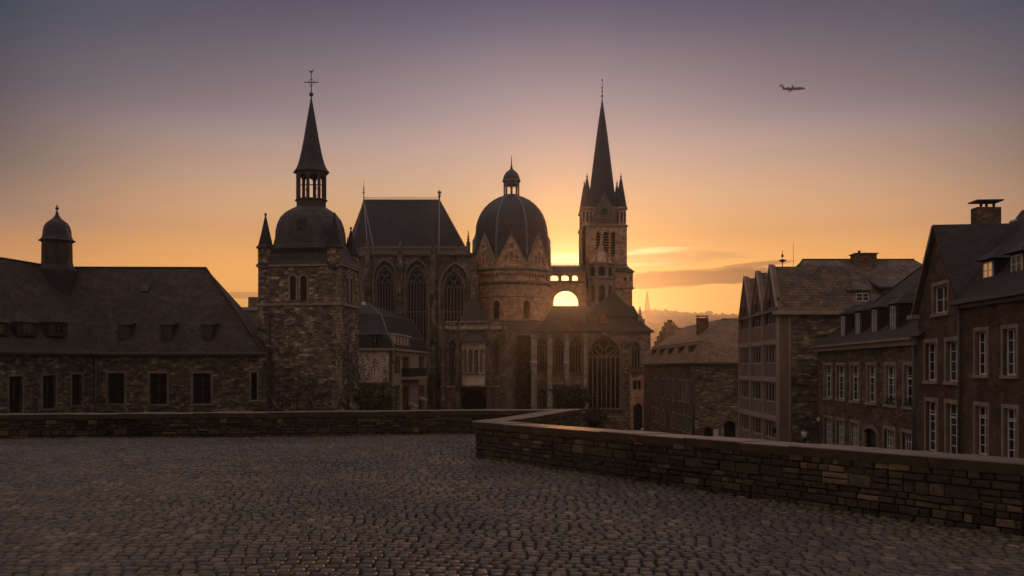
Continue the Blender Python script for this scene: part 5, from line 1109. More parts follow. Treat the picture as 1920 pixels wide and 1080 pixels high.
def build_stepped():
    d = 165; root = thing('stepped_gable_house', 'hazy old house with a stepped gable behind the corner house, under the wooded hill', 'house', (PX(1262, d), d, G(d)))
    f = Fac((PX(1222, 175), 175), (PX(1285, d), d)); g = G(d); z = lambda y: PZ(y, 168)
    pts = [(0, g)] ; n = 6; L = f.L; out = [(0, g), (L, g)]
    zs = [z(648), z(638), z(628), z(619), z(610), z(603)]
    for i in range(6): uu = L - L / 2 * i / 6.5; out += [(uu, zs[i - 1] if i else zs[0] - 1.2), (uu, zs[i])]
    for i in range(5, -1, -1): uu = L / 2 * i / 6.5; out += [(uu, zs[i]), (uu, zs[i - 1] if i else zs[0] - 1.2)]
    ded = []
    for p in out:
        if not ded or (abs(p[0] - ded[-1][0]) > 1e-4 or abs(p[1] - ded[-1][1]) > 1e-4): ded.append(p)
    mb = MB(); f.wall(mb, ded, T=.7, back=True); gb = mb.build('wall', M['ashlar_warm'], root)
    r = MB(); a, b, c = f.p(.4, zs[0] - 1.6, -.7), f.p(L - .4, zs[0] - 1.6, -.7), f.p(L / 2, zs[5] - 1., -.7); o = -f.n * 14
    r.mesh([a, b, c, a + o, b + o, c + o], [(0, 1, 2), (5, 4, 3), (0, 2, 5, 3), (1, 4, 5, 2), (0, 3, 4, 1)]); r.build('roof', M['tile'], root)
    r = MB(); q = c - Z3 * .5; r.box(q.x - .4, q.x + .4, q.y + 1, q.y + 1.8, q.z, q.z + 2.); r.build('chimney', M['brick'], root)
    r = MB()
    for uu in (L * .3, L * .55, L * .75): f.box(r, uu - .4, uu + .4, z(665), z(655), -.02, .03)
    r.build('window', M['black'], root)
build_stepped()

# ---------------------------------------------------------------- house with three concrete-framed gables
def build_gabled_block():
    A = (PX(1387, 90), 90); B = (PX(1459, 75), 75); s = Fac(A, B); g = G(80); ez = PZ(584, 75)
    f = Fac(B, (PX(1700, 75), 75)); root = thing('triple_gabled_house', 'postwar house with three steep gables in a pale concrete grid and big slate hipped roof', 'house', (*B, g))
    L = s.L; bay = L / 3; zt = [ez - 1.35, ez - 5.0, ez - 8.6, g + .4]
    # where the pale bands stand, from the picture's perspective
    zb = [s.uz(1458, y)[1] for y in (636, 707, 781)]
    zp = 10.75; mb = MB(); holes = []; wins = []
    lev = [(zb[0] + 1.3, zb[0] + 3.6), (zb[1] + 1.15, zb[0] - .45), (zb[2] + 1.15, zb[1] - .45), (g + .9, zb[2] - .45)]
    for i in range(3):
        for (z0, z1) in lev: wins.append((bay * i + .38, bay * (i + 1) - .38, z0, z1))
    out = [(0, g), (L, g), (L, ez + .3)]
    for i in (2, 1, 0):
        c = bay * (i + .5); out += [(c + .12, zp), (c - .12, zp)] + ([(bay * i, ez + .3)] if i else [])
    out += [(0, ez + .3)]
    tri = []
    for i in range(3): c = bay * (i + .5); tri.append([(c - .55, zp - 3.0), (c + .55, zp - 3.0), (c + .1, zp - 1.3), (c - .1, zp - 1.3)])
    s.wall(mb, out, [R4(*w) for w in wins] + tri, T=.35, rev=.28); mb.build('gabled_wall', M['panel'], root)
    for w in wins: win(s, root, *w, cols=4, rows=1, r=.14, fw=.12, bw=.15, sur=0, fm='concrete')
    b = MB()
    for t in tri: b.mesh([s.p(u, z, -.24) for u, z in t], [(0, 1, 2, 3)])
    b.build('gable_pane', M['glass'], root, fix=False)
    b = MB()
    for i in range(4): s.box(b, max(0, bay * i - .1), min(L, bay * i + .1) if i < 3 else L + .02, g, ez + .3, -.1, .16)
    for z in zb: s.box(b, 0, L, z - .42, z, -.1, .12)
    for i in range(3):
        c = bay * (i + .5); ring(b, s, [(bay * i + .08, ez + .2), (c, zp)], .17, -.2, .163); ring(b, s, [(c, zp), (bay * (i + 1) - .08, ez + .2)], .17, -.2, .166)
    b.build('concrete_grid', M['concrete'], root)
    mb = MB(); f.wall(mb, R4(.9, f.L, g, ez), T=.5); bk = [(B[0] - .0, B[1] + .55), (f.p(f.L, 0).x, B[1] + .55), (f.p(f.L, 0).x, 91), (A[0] + .5, 91), (s.p(.1, 0, -.45).x, s.p(.1, 0).y), (s.p(L - .5, 0, -.45).x, s.p(L - .5, 0).y)]; mb.prism(bk, g, ez - .1); mb.build('wall', M['coursed'], root)
    b = MB(); f.box(b, 0, .9, g, ez, -.55, .02); b.build('corner_strip', M['panel'], root)
    b = MB(); f.box(b, .88, 1.06, g, ez, -.2, .05); b.build('corner_edge', M['trim'], root)
    # hipped main roof
    rz = PZ(487, 82.5); e = .35; X1 = PX(1900, 75); E0 = Vector((B[0] - e, 75 - e, ez)); E1 = Vector((X1, 75 - e, ez)); E2 = Vector((X1, 91, ez)); E3 = Vector((A[0] - .1, 91, ez)); R0 = Vector((PX(1505, 82.5), 82.5, rz)); R1 = Vector((X1 - 5, 82.5, rz))
    r = MB(); r.face([E0, E1, R1, R0]); r.face([E1, E2, R1]); r.face([E2, E3, R0, R1]); r.face([E3, E0, R0]); r.face([E0, E3, E2, E1]); ro = r.build('roof', M['slate_glow'], root)
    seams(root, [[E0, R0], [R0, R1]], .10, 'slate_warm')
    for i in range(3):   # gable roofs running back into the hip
        c = bay * (i + .5); q = MB(); a, b_, t = s.p(bay * i + .05, ez + .1, -.34), s.p(bay * (i + 1) - .05, ez + .1, -.34), s.p(c, zp - .12, -.34); o = Vector((6.5, 0, 0)); q.mesh([a, b_, t, a + o, b_ + o, t + o], [(0, 1, 2), (5, 4, 3), (0, 2, 5, 3), (1, 4, 5, 2), (0, 3, 4, 1)]); q.build('gable_roof', M['slate_glow'], root)
    b = MB(); f.box(b, -.45, f.L, ez - .28, ez + .05, -.2, .5); b.build('eaves', M['concrete'], root)
    # chimney, mast, antenna, roof lights
    q = P(1619, 487, 82); b = MB(); b.box(q.x - .95, q.x + .95, 81.3, 82.7, q.z - 2.2, PZ(477, 82)); ch = b.build('chimney', M['brick_old'], root); b = MB(); b.box(q.x - 1.05, q.x + 1.05, 81.2, 82.8, PZ(478, 82), PZ(476, 82)); b.tube([(q.x - .4, 82, PZ(476, 82)), (q.x - .4, 82, PZ(470, 82))], .12); b.build('chimney_cap', M['iron'], ch)
    b = MB(); x = PX(1467, 88); b.tube([(x, 88, PZ(505, 88)), (x, 88, PZ(469, 88))], .05, .02); b.lathe(x, 88, [(.1, PZ(492, 88)), (.42, PZ(488, 88)), (.05, PZ(486, 88))], 8); b.lathe(x, 88, [(.08, PZ(482, 88)), (.14, PZ(480, 88)), (.04, PZ(476, 88))], 8); b.build('roof_finial', M['iron'], root)
    b = MB(); x = PX(1487.5, 84); b.tube([(x, 84, PZ(500, 84)), (x, 84, PZ(455, 84))], .025, .015, 4); b.build('antenna', M['iron'], root)
    u, z = f.uz(1611, 560); ff2 = Fac((B[0], 75), (B[0] + 20, 75)); dormer(ff2, root, (1611 - 960) / F * 76.1 - B[0], 1.9, PZ(568, 76.1), PZ(546, 76.1), -1.1, 3.6, 'shed', 'slate_glow', 'slate_glow', 3, 2, fm='white', rise=1.2, wz=(.15, .85), ww=.12)
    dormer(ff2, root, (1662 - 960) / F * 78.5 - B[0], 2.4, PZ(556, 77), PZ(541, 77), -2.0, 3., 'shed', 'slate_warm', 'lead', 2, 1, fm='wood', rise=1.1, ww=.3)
    for px, py in ((1593, 515), (1650, 515)):
        q = P(px, py, 80.6); b = MB(); b.box(q.x - .16, q.x + .16, q.y - .7, q.y + .3, q.z - .3, q.z + .12); b.build('roof_vent', M['seam'], root)
    b = MB(); q = s.p(L - .1, s.uz(1457, 805)[1], .3); b.lathe(q.x, q.y, [(.05, q.z - .3), (.16, q.z - .22), (.2, q.z + .15), (.05, q.z + .32)], 6); b.tube([(q.x, q.y, q.z + .3), (q.x + .3, q.y, q.z + .35)], .03); b.build('wall_lantern', M['iron'], root)
build_gabled_block()

# ---------------------------------------------------------------- street row on the right: three brick houses
S0 = (PX(1533, 73), 73); S1 = (PX(1722, 51), 51); S2 = (PX(1803, 44.6), 44.6); S3 = (PX(1925, 38.4), 38.4)
def rowwin(f, root, spec, y0a, y0b, y1a, y1b, **k):
    # spec: pixel pairs; the heights come from the nearest and farthest window tops and feet
    xa, xb = spec[0][0], spec[-1][1]; out = []
    for x0, x1 in spec:
        t = ((x0 + x1) / 2 - xa) / (xb - xa); out.append((f.uz(x0, 700)[0], f.uz(x1, 700)[0], f.uz((x0 + x1) / 2, y1a + (y1b - y1a) * t)[1], f.uz((x0 + x1) / 2, y0a + (y0b - y0a) * t)[1]))
    z0 = sum(o[2] for o in out) / len(out); z1 = sum(o[3] for o in out) / len(out)
    return [(a, b, z0 * .6 + c * .4, z1 * .6 + d * .4) for a, b, c, d in out]
def build_row_house():
    f = Fac(S0, S1); g = G(62); ez = (f.uz(1540, 650)[1] + f.uz(1715, 633)[1]) / 2
    root = thing('dormered_brick_house', 'low dark brick house with four dormers, pale stone cornice and six tall windows per floor', 'house', (*f.p(f.L / 2, 0).xy, g))
    w1 = rowwin(f, root, ((1546, 1560), (1569, 1584), (1595, 1611), (1626, 1642), (1660, 1679), (1695, 1715)), 684, 686, 746, 762)
    w0 = rowwin(f, root, ((1546, 1560), (1569, 1583), (1595, 1610), (1658, 1677), (1692, 1714)), 784, 812, 838, 880)
    dz = f.uz(1633, 800)[1]; da = (f.uz(1620, 820)[0], f.uz(1646, 820)[0], g + .02, dz)
    hd = [(da[0], da[2]), (da[1], da[2])] + archtop(da[0], da[1], dz - .5, dz, 5)
    mb = MB(); f.wall(mb, R4(0, f.L, g, ez), [R4(*w) for w in w1 + w0] + [hd]); e = Fac((S0[0] + 11, S0[1] + .5), S0); e.wall(mb, R4(0, e.L, g, ez))
    bk = [f.p(.5, 0, -.6), f.p(f.L, 0, -.6), f.p(f.L, 0, -11), f.p(.5, 0, -11)]; mb.prism([(p.x, p.y) for p in bk], g, ez - .1); mb.build('wall', M['brick_old'], root)
    for i, w in enumerate(w1): win(f, root, *w, cols=2, rows=4, sur=.2, r=.24, fw=.09, top=.68)
    for w in w0: win(f, root, *w, cols=4, rows=4, sur=.2, r=.24, fw=.08, bw=.05)
    b = MB(); f.box(b, da[0], da[1], g + .03, da[3], -.42, -.36); dr = b.build('door', M['wood'], root); b = MB(); ring(b, f, [(da[0], g)] + archtop(da[0], da[1], dz - .5, dz, 6)[::-1] + [(da[1], g)], .24, -.1, .07); b.build('surround', M['trim'], dr)
    for w in (w1[4], w1[5]):
        b = MB(); rnd = random.Random(int(w[0] * 9)); f.box(b, w[0], w[1], w[2], w[2] + .14, -.12, .06)
        for _ in range(60): c = f.p(rnd.uniform(w[0], w[1]), w[2] + rnd.uniform(.12, .45), rnd.uniform(-.12, .1)); q = Vector((rnd.uniform(-.1, .1), rnd.uniform(-.1, .1), rnd.uniform(-.1, .1))); b.face([c, c + q, c + q.cross(Vector((.7, .3, 1))) + q * .4])
        b.build('flower_box', M['leafdark'], root)
    b = MB(); f.box(b, -.5, f.L - .12, ez - .42, ez - .1, -.1, .28); f.box(b, -.5, f.L - .12, ez - .1, ez + .06, -.1, .48); e.box(b, 0, e.L, ez - .1, ez + .06, -.1, .45); b.build('cornice', M['trim'], root)
    pipe(f, root, f.L - .35, g, ez, .16, .07)
    RZ = 9.25; E0, E1, E2, E3 = f.p(-.4, ez + .06, .4), f.p(f.L + 1, ez + .06, .4), f.p(f.L + 1, ez + .06, -12), f.p(-.4, ez + .06, -12); K0, K1 = f.p(.9, ez + 1.0, -.9), f.p(f.L + 1, ez + 1.0, -.9)
    R0 = P(1740, 491, 62.5); R1 = R0 + f.t * 12; K3 = f.p(.9, ez + 1.0, -11)
    r = MB(); r.face([E0, E1, K1, K0]); r.face([K0, K1, R1, R0]); r.face([E3, E0, K0, K3]); r.face([K3, K0, R0]); r.face([E2, E3, K3, R0, R1]); r.face([E1, E2, R1, K1]); r.face([E0, E3, E2, E1]); r.build('roof', M['slate_warm'], root)
    seams(root, [[K0, R0], [R0, R1]], .09, 'slate_warm')
    for px, yt in ((1581, 597), (1609, 591), (1640, 585), (1675, 577)):
        u = f.uzo(px, 610, -.55)[0]; zt = f.uz(px, yt + 3)[1]; dormer(f, root, u, 1.75, ez + .35, min(zt, ez + 2.55) if 0 else ez + 2.35, -.55, 3.4, 'hip', 'slate', 'slate', 2, 3, rise=.75, wz=(.08, .93), ww=.55)
M['leafdark'] = plain('dark_green_leaves', (.030, .040, .018), .8, .4, 5., bs=0)
build_row_house()

def build_gable_house():
    f = Fac(S1, S2); g = G(50); root = thing('steep_gabled_brick_house', 'narrow dark brick house with one steep pointed gable facing the street', 'house', (*f.p(f.L / 2, 0).xy, g))
    el = f.uz(1737, 572)[1]; ap = f.uz(1758, 425); er = f.uz(1803, 562)[1]; ap = (f.L * .47, ap[1]); eL = min(el, er) 
    w2 = [f.rect(1750, 535, 1777, 587)]; w1 = [f.rect(1735, 642, 1756, 713), f.rect(1774, 640, 1798, 716)]; w0 = [f.rect(1736, 753, 1757, 848), f.rect(1774, 757, 1799, 856)]
    zc = (w1[0][2] + w1[1][2]) / 2; zd = (w1[0][3] + w1[1][3]) / 2; w1 = [(a, b, zc, zd) for a, b, _, _ in w1]; zc = (w0[0][2] + w0[1][2]) / 2; zd = (w0[0][3] + w0[1][3]) / 2; w0 = [(a, b, zc, zd) for a, b, _, _ in w0]
    sl = [f.rect(1757, 480, 1760, 488)]
    mb = MB(); f.wall(mb, [(0, g), (f.L, g), (f.L, eL), ap, (0, eL)], [R4(*w) for w in w2 + w1 + w0 + sl]); bk = [f.p(.02, 0, -.6), f.p(f.L, 0, -.6), f.p(f.L, 0, -11), f.p(.02, 0, -11)]; mb.prism([(p.x, p.y) for p in bk], g, eL - .3); mb.build('wall', M['brick'], root)
    for w in w2: win(f, root, *w, cols=2, rows=2, sur=.2, r=.22, fw=.09)
    for w in w1: win(f, root, *w, cols=2, rows=4, sur=.2, r=.26, fw=.08)
    for w in w0: win(f, root, *w, cols=2, rows=5, sur=.2, r=.26, fw=.08, top=.74)
    b = MB(); f.box(b, *sl[0], -.3, -.26); b.build('slit_opening', M['black'], root)
    zr = ap[1]; a0, b0, t0 = f.p(-.35, eL - .35, .25), f.p(f.L + .35, eL - .35, .25), f.p(ap[0], zr + .12, .25); o = -f.n * 7.5; th = Z3 * -.16
    r = MB(); r.mesh([a0, b0, t0, a0 + o, b0 + o, t0 + o, a0 + th, b0 + th, t0 + th, a0 + o + th, b0 + o + th, t0 + o + th], [(0, 2, 5, 3), (2, 1, 4, 5), (6, 9, 11, 8), (8, 11, 10, 7), (0, 6, 8, 2), (2, 8, 7, 1), (0, 3, 9, 6), (1, 7, 10, 4), (3, 5, 11, 9), (5, 4, 10, 11)]); r.build('roof', M['slate'], root)
    b = MB(); ring(b, f, [(-.4, eL - .5), (ap[0], zr - .02)], .2, .05, .30); ring(b, f, [(ap[0], zr - .02), (f.L + .3, eL - .45)], .14, .05, .12); b.build('verge_board', M['gutter'], root)
    b = MB(); f.box(b, -.75, .25, eL - .62, eL - .38, -.1, .42); b.build('kneeler_stone', M['trim'], root)
build_gable_house()

def build_right_house():
    f = Fac(S2, S3); g = G(42); ez = (f.uz(1812, 566)[1] + f.uz(1915, 549)[1]) / 2
    root = thing('near_brick_house', 'nearest dark brick house with tall white windows, slate roof and one warmly lit dormer', 'house', (*f.p(f.L / 2, 0).xy, g))
    w1 = [f.rect(1829, 621, 1851, 700), f.rect(1881, 616, 1906, 707)]; w0 = [f.rect(1829, 761, 1852, 856), f.rect(1882, 766, 1907, 862)]
    def same(ws): zc = sum(w[2] for w in ws) / len(ws); zd = sum(w[3] for w in ws) / len(ws); return [(a, b, zc, zd) for a, b, _, _ in ws]
    w1, w0 = same(w1), same(w0); sp = w1[1][0] - w1[0][0]; ext = 9.; W_ = w1[1][1] - w1[1][0]
    for ws in (w1, w0): ws.append((ws[1][0] + sp, ws[1][1] + sp, ws[1][2], ws[1][3])); 
    L = f.L + 4
    mb = MB(); f.wall(mb, R4(0.04, L, g, ez), [R4(*w) for w in w1 + w0]); bk = [f.p(.05, 0, -.6), f.p(L, 0, -.6), f.p(L, 0, -10), f.p(.05, 0, -10)]; mb.prism([(p.x, p.y) for p in bk], g, ez - .1); mb.build('wall', M['brick'], root)
    for w in w1: win(f, root, *w, cols=2, rows=4, sur=.17, r=.24, fw=.08)
    for w in w0: win(f, root, *w, cols=2, rows=5, sur=.17, r=.24, fw=.08, top=.76)
    pipe(f, root, .05, g, ez, .16, .07)
    b = MB(); f.box(b, -.45, L, ez - .32, ez - .12, -.1, .22); b.build('cornice', M['trim'], root); gutter(f, root, -.5, L, ez + .05, .5, .17)
    zr = PZ(400, 48.5); E0, E1 = f.p(-.1, ez, .4), f.p(L, ez, .4); R0 = f.p(-3.3, zr, -4.6); R1 = f.p(L, zr, -4.6); B0, B1 = f.p(-.1, ez, -9.5), f.p(L, ez, -9.5)
    r = MB(); r.face([E0, E1, R1, R0]); r.face([B1, B0, R0, R1]); r.face([B0, E0, R0]); r.face([E1, B1, R1]); r.face([E0, B0, B1, E1]); r.build('roof', M['slate'], root)
    for px, lit in ((1854, True), (1908, False)):
        u = f.uzo(px, 515, -.75)[0]; za = f.uzo(px, 537, -.75)[1]; d = dormer(f, root, u, 1.35, ez + .55, ez + 2.0, -.75, 2.6, 'hip', 'slate', 'slate', 2, 3, gm='lit' if lit else 'glass', rise=.75, over=.22, wz=(.06, .93), ww=.28, label='slate dormer with warm orange light in its panes' if lit else None)
    q = P(1853, 410, 48.5); b = MB(); b.box(q.x - .78, q.x + .52, 48.15, 48.85, q.z - 1.9, PZ(390, 48.5)); ch = b.build('chimney', M['brick_old'], root)
    b = MB(); zt = PZ(379.5, 48.5); b.mesh([(q.x - .86, 48.0, zt), (q.x + .6, 48.0, zt + .02), (q.x + .6, 49.0, zt), (q.x - .86, 49.0, zt), (q.x - .86, 48.0, zt + .07), (q.x + .6, 48.0, zt + .09), (q.x + .6, 49.0, zt + .07), (q.x - .86, 49.0, zt + .07)], [(0, 3, 2, 1), (4, 5, 6, 7), (0, 1, 5, 4), (1, 2, 6, 5), (2, 3, 7, 6), (3, 0, 4, 7)])
    for dx in (-.4, -.1, .3): b.lathe(q.x + dx, 48.5, [(.06, PZ(390, 48.5)), (.09, PZ(384, 48.5)), (.03, zt)], 6)
    b.build('chimney_cap', M['iron'], ch)
    b = MB(); p0 = P(1894, 421, 46); b.obox(p0, (.35, -.05, .1), (.05, .2, .12), (0, -.05, .1)); b.build('roof_vent', M['seam'], root)
build_right_house()

# ---------------------------------------------------------------- far mast, aircraft
def build_mast():
    d = 1500.; x = PX(1213.5, d); z0 = PZ(584, d); z1 = PZ(541, d); b = MB(); w = 3.6
    root = thing('lattice_mast', 'slender tapering lattice mast standing on the hazy wooded hill, right of the long chapel', 'mast', (x, d, z0 - 60))
    def wd(t): return w * (1 - t) ** 1.2 + .35
    n = 10
    for k in range(n):
        t0, t1 = k / n * .82, (k + 1) / n * .82; a, c = z0 + (z1 - z0) * t0, z0 + (z1 - z0) * t1; p, q = wd(t0), wd(t1)
        for sx in (-1, 1):
            for sy in (-1, 1): b.tube([(x + sx * p, d + sy * p, a), (x + sx * q, d + sy * q, c)], .55, n=4)
        b.tube([(x - p, d - p, a), (x + q, d - q, c)], .4, n=4); b.tube([(x + p, d - p, a), (x - q, d - q, c)], .4, n=4); b.box(x - p, x + p, d - p, d + p, a - .3, a + .3)
    b.box(x - w, x + w, d - w, d + w, z0 - 60, z0); b.build('lattice', M['iron'], root); b = MB(); b.tube([(x, d, z0 + (z1 - z0) * .8), (x, d, z1)], .6, .35, 5); b.build('antenna', M['iron'], root)
build_mast()
def build_plane():
    d = 420.; c = P(1487, 166.5, d); SC = d / 1150; k = d / F   # metres per pixel of the photograph
    root = thing('jet_aircraft', 'small dark twin-engined jet banking high in the evening sky', 'aircraft', c)
    m = M['plane'] = mat('dark_aircraft_paint', (.012, .008, .010), .9, spec=.05)
    X = lambda px: c.x + (px - 1487) * k; Zp = lambda py: c.z + (166.5 - py) * k
    V = lambda px, py, dy=0.: P(px, py, c.y + dy * SC)
    # body runs left to right, nose at right; the aircraft banks towards us so both wings show
    st = [(1467.3, 167.6, .25), (1470, 167.2, .9), (1474, 166.9, 1.5), (1479, 166.8, 1.75), (1486, 166.8, 1.8), (1495, 166.1, 1.85), (1502, 165.9, 1.75), (1506, 165.9, 1.3), (1509, 166.1, .7), (1510.3, 166.3, .1)]
    b = MB(); vs = []; n = 12
    for px, py, r in st:
        for i in range(n): a = 2 * math.pi * i / n; vs.append((X(px), c.y + r * SC * math.cos(a), Zp(py) + r * SC * math.sin(a)))
    b.mesh(vs, [(j * n + i, j * n + (i + 1) % n, (j + 1) * n + (i + 1) % n, (j + 1) * n + i) for j in range(len(st) - 1) for i in range(n)] + [tuple(range(n))], True); b.build('fuselage', m, root)
    def blade(name, a, b_, t0, t1, th, par=root):   # root chord a->b_, tip chord t0->t1
        o = MB(); th *= SC; up = Vector((0, th * .5, th)); o.mesh([a - up, b_ - up, t1 - up * .4, t0 - up * .4, a + up, b_ + up, t1 + up * .4, t0 + up * .4], [(0, 1, 2, 3), (7, 6, 5, 4), (0, 4, 5, 1), (1, 5, 6, 2), (2, 6, 7, 3), (3, 7, 4, 0)]); return o.build(name, m, par)
    blade('wing', V(1484, 167.6, -1.2), V(1491, 167.4, -1.2), V(1475.5, 174, -11), V(1478, 173, -11), .28)
    blade('wing', V(1485, 166.6, 1.2), V(1490.5, 166.3, 1.2), V(1484.2, 158.8, 12), V(1485.6, 159.2, 12), .28)
    fin = blade('tail_fin', V(1467.8, 166.8), V(1472.5, 166), V(1463.6, 158.6), V(1466.6, 158.8), .22)
    blade('tailplane', V(1463, 159.2), V(1466.4, 159.), V(1460.5, 163.8, -5), V(1462, 163., -5), .16, fin); blade('tailplane', V(1463, 159.2), V(1466.2, 158.9), V(1464.2, 157.9, 5), V(1465.2, 157.9, 5), .16, fin)
    for sy in (-1, 1):
        o = MB(); vs = []; 
        for px, r in ((1473.2, .5), (1474, .75), (1478.5, .8), (1479.3, .6)):
            for i in range(10): a = 2 * math.pi * i / 10; vs.append((X(px), c.y + (sy * 2.4 + r * math.cos(a)) * SC, Zp(165.9 if sy < 0 else 164.7) + r * SC * math.sin(a)))
        o.mesh(vs, [(j * 10 + i, j * 10 + (i + 1) % 10, (j + 1) * 10 + (i + 1) % 10, (j + 1) * 10 + i) for j in range(3) for i in range(10)] + [tuple(range(10)), tuple(range(39, 29, -1))], True); o.build('engine', m, root)
build_plane()

# ---------------------------------------------------------------- trees, lamps, passer-by
def tree(name, label, loc, h, spread, seed, nleaf=0, leaf=.14, lm='leafdark', depth=5, cat='tree', r0=.2, n0=5, bias=.55, blob=None):
    rnd = random.Random(seed); root = thing(name, label, cat, loc); base = Vector(loc); t = MB(); tips = []
    def br(p, d, L, r, k):
        pts = [p]; q = p
        for i in range(3):
            d = (d + Vector((rnd.uniform(-.22, .22), rnd.uniform(-.22, .22), rnd.uniform(-.05, .15)))).normalized(); q = q + d * L / 3; pts.append(q)
        t.tube(pts, r, r * .55, 5 if k > 2 else 3)
        if k <= 2: tips.append(q); tips.append(pts[2])
        if k == 0: return
        for i in range(rnd.choice([2, 3, 3])):
            a = rnd.uniform(0, 6.28); nd = (d * (1 - bias * .5) + Vector((math.cos(a), math.sin(a), rnd.uniform(-.1, .6))) * bias * spread).normalized(); br(pts[rnd.choice([2, 3, 3])], nd, L * rnd.uniform(.62, .85), r * .55, k - 1)
    for i in range(n0):
        a = i * 6.28 / n0 + rnd.random(); br(base + Vector((math.cos(a) * .15, math.sin(a) * .15, -.2)), Vector((math.cos(a) * .4 * spread, math.sin(a) * .4 * spread, 1)), h * .32, r0, depth)
    t.build('trunk', M['bark'], root, fix=False)
    if nleaf:
        lb = MB()
        for _ in range(nleaf):
            p = rnd.choice(tips) + Vector((rnd.gauss(0, .28), rnd.gauss(0, .28), rnd.gauss(0, .25))) * (leaf * 4); a = Vector((rnd.uniform(-1, 1), rnd.uniform(-1, 1), rnd.uniform(-1, 1))).normalized() * leaf; c = a.cross(Vector((rnd.uniform(-1, 1), rnd.uniform(-1, 1), rnd.uniform(-1, 1)))).normalized() * leaf * .6
            lb.face([p - a, p - c * .8, p + a, p + c])
        lb.build('crown', M[lm], root, fix=False)
    return root
M['bark'] = plain('dark_bark', (.030, .022, .017), .95, .4, 4.)
M['leafgreen'] = plain('olive_spring_leaves', (.085, .082, .022), .8, .45, 2., bs=0)
g = G(88)
tree('bare_tree', 'dark leafless many-stemmed tree in front of the church tower', (PX(553, 90), 90, g), 9.5, 1.25, 21, depth=5, r0=.10, n0=6)
tree('leafy_tree', 'olive green tree in new leaf between church tower and mansard house', (PX(700, 92), 92, g), 6.4, .85, 5, 3600, .14, 'leafgreen', depth=4, r0=.12, n0=5)
tree('leafy_bush', 'thin spiky young tree with scattered leaves leaning against the mansard house plaster', (PX(682, 88), 88, g), 11., .6, 8, 420, .16, 'leafgreen', depth=4, r0=.09, n0=3, cat='tree')
tree('evergreen_tree', 'dark dense evergreen in front of the piers of the long chapel', (PX(1080, 151.5), 151.5, G(151)), 8.2, .75, 9, 5200, .30, 'leafdark', depth=4, r0=.2, n0=5)
tree('low_shrub', 'small dark rounded shrub beside the forecourt wall', (PX(1112, 149), 149, G(149)), 4.6, 1., 12, 2200, .28, 'leafdark', depth=3, r0=.12, n0=5, cat='shrub')
def lamp(px, d, label, h=4.2):
    x = PX(px, d); g = G(d); root = thing('street_lamp', label, 'street lamp', (x, d, g), 'street lamps'); b = MB(); b.lathe(x, d, [(.14, g), (.14, g + .5), (.07, g + .6), (.05, g + h)], 8); b.build('pole', M['iron'], root)
    b = MB(); b.lathe(x, d, [(.06, g + h), (.14, g + h + .06), (.18, g + h + .2), (.14, g + h + .34), (.03, g + h + .4)], 10, sm=True); b.build('lamp_globe', M['globe'], root)
M['globe'] = mat('milky_globe', (.35, .31, .27), .35)
lamp(1204, 100, 'low pale globe lamp on the square left of the corner house', .9)
lamp(1535, 70.5, 'small pale globe lamp post beside the dormered brick house', 2.2)
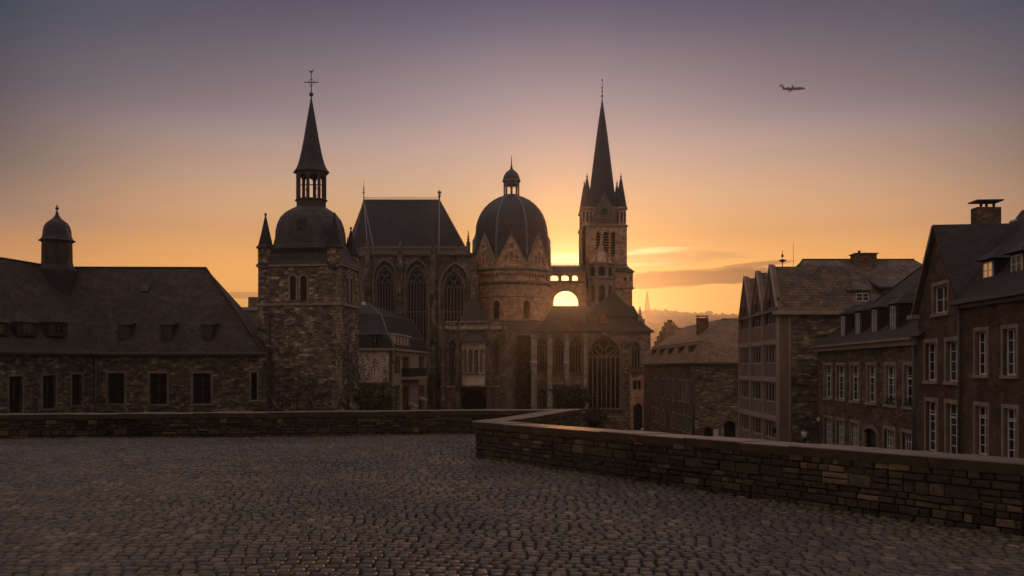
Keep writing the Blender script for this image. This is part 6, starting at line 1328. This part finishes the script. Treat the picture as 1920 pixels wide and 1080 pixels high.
def person():
    d = 71.5; x = PX(1508, d); g = G(d); o = Vector((x, d, g))
    def skin(name, joints, edges, m, parent, sub=2):
        me = bpy.data.meshes.new(name); me.from_pydata([j[:3] for j in joints], edges, []); ob = bpy.data.objects.new(name, me); COL.objects.link(ob)
        md = ob.modifiers.new('skin', 'SKIN'); md.use_smooth_shade = True; sv = me.skin_vertices[0].data if me.skin_vertices else None
        if sv is None:
            bm = bmesh.new(); bm.from_mesh(me); bm.verts.layers.skin.verify(); bm.to_mesh(me); bm.free(); sv = me.skin_vertices[0].data
        for v, j in zip(sv, joints): v.radius = (j[3], j[3] * (j[4] if len(j) > 4 else 1))
        sv[0].use_root = True
        ss = ob.modifiers.new('sub', 'SUBSURF'); ss.levels = sub; ss.render_levels = sub; me.materials.append(m); ob.parent = parent; return ob
    J = [(0, 0, .95, .13), (0, 0, 1.15, .125), (0, .01, 1.38, .14), (0, .01, 1.50, .05), (0, 0, 1.60, .085), (0, 0, 1.70, .07),
         (-.17, .01, 1.41, .055), (-.23, .02, 1.14, .042), (-.21, -.1, .92, .032), (-.21, -.13, .84, .03),
         (.17, .01, 1.41, .055), (.24, .03, 1.14, .042), (.23, -.06, .91, .032), (.23, -.08, .83, .03),
         (-.09, 0, .85, .085), (-.10, -.1, .48, .058), (-.10, .02, .08, .038), (-.10, -.1, .04, .036),
         (.09, 0, .85, .085), (.10, .06, .48, .058), (.10, .26, .12, .038), (.10, .16, .05, .036)]
    Ed = [(0, 1), (1, 2), (2, 3), (3, 4), (4, 5), (2, 6), (6, 7), (7, 8), (8, 9), (2, 10), (10, 11), (11, 12), (12, 13), (0, 14), (14, 15), (15, 16), (16, 17), (0, 18), (18, 19), (19, 20), (20, 21)]
    root = bpy.data.objects.new('person', None); COL.objects.link(root); root.location = o; root.rotation_euler = (0, 0, R(20)); tag(root, 'walker in a white top and dark trousers crossing the street by the stone wall', 'person')
    skin('body', J, Ed, mat('skin', (.35, .20, .14), .6), root)
    T = [(0, 0, .96, .155)] + [(0, 0, 1.15, .15), (0, .01, 1.38, .165), (-.18, .01, 1.41, .075), (-.23, .02, 1.18, .06), (.18, .01, 1.41, .075), (.24, .03, 1.18, .06)]
    skin('shirt', T, [(0, 1), (1, 2), (2, 3), (3, 4), (2, 5), (5, 6)], mat('white_shirt', (.75, .72, .68), .8), root)
    T = [(0, 0, .92, .15), (-.09, 0, .84, .105), (-.10, -.1, .48, .075), (-.10, .02, .12, .06), (.09, 0, .84, .105), (.10, .06, .48, .075), (.10, .25, .16, .06)]
    skin('trousers', T, [(0, 1), (1, 2), (2, 3), (0, 4), (4, 5), (5, 6)], mat('dark_trousers', (.02, .02, .025), .85), root)
    h = MB(); h.ball((0, .015, 1.70), .105, 12); hb = h.build('hair', mat('dark_hair', (.02, .013, .01), .7)); hb.parent = root; hb.location = (0, 0, 0)
    f = MB(); f.ball((0, -.095, 1.625), .016, 6); [f.ball((sx * .035, -.082, 1.655), .011, 6) for sx in (-1, 1)]; [f.ball((sx * .088, 0, 1.64), .022, 6) for sx in (-1, 1)]; fo = f.build('face', bpy.data.materials['skin']); fo.parent = root; fo.location = (0, 0, 0)
person()

# ---------------------------------------------------------------- evening haze
def haze():
    b = MB(); b.box(-2700, 2700, -60, 2400, -10.4, 152)
    m = bpy.data.materials.new('haze'); m.use_nodes = True; nt = m.node_tree; nt.nodes.clear()
    v = nt.nodes.new('ShaderNodeVolumePrincipled'); v.inputs['Color'].default_value = (.86, .86, .96, 1); v.inputs['Density'].default_value = .00045; v.inputs['Anisotropy'].default_value = .88
    out = nt.nodes.new('ShaderNodeOutputMaterial'); nt.links.new(v.outputs[0], out.inputs['Volume'])
    o = b.build('haze', m); tag(o, 'thin warm evening haze hanging over the town', kind='stuff')
haze()
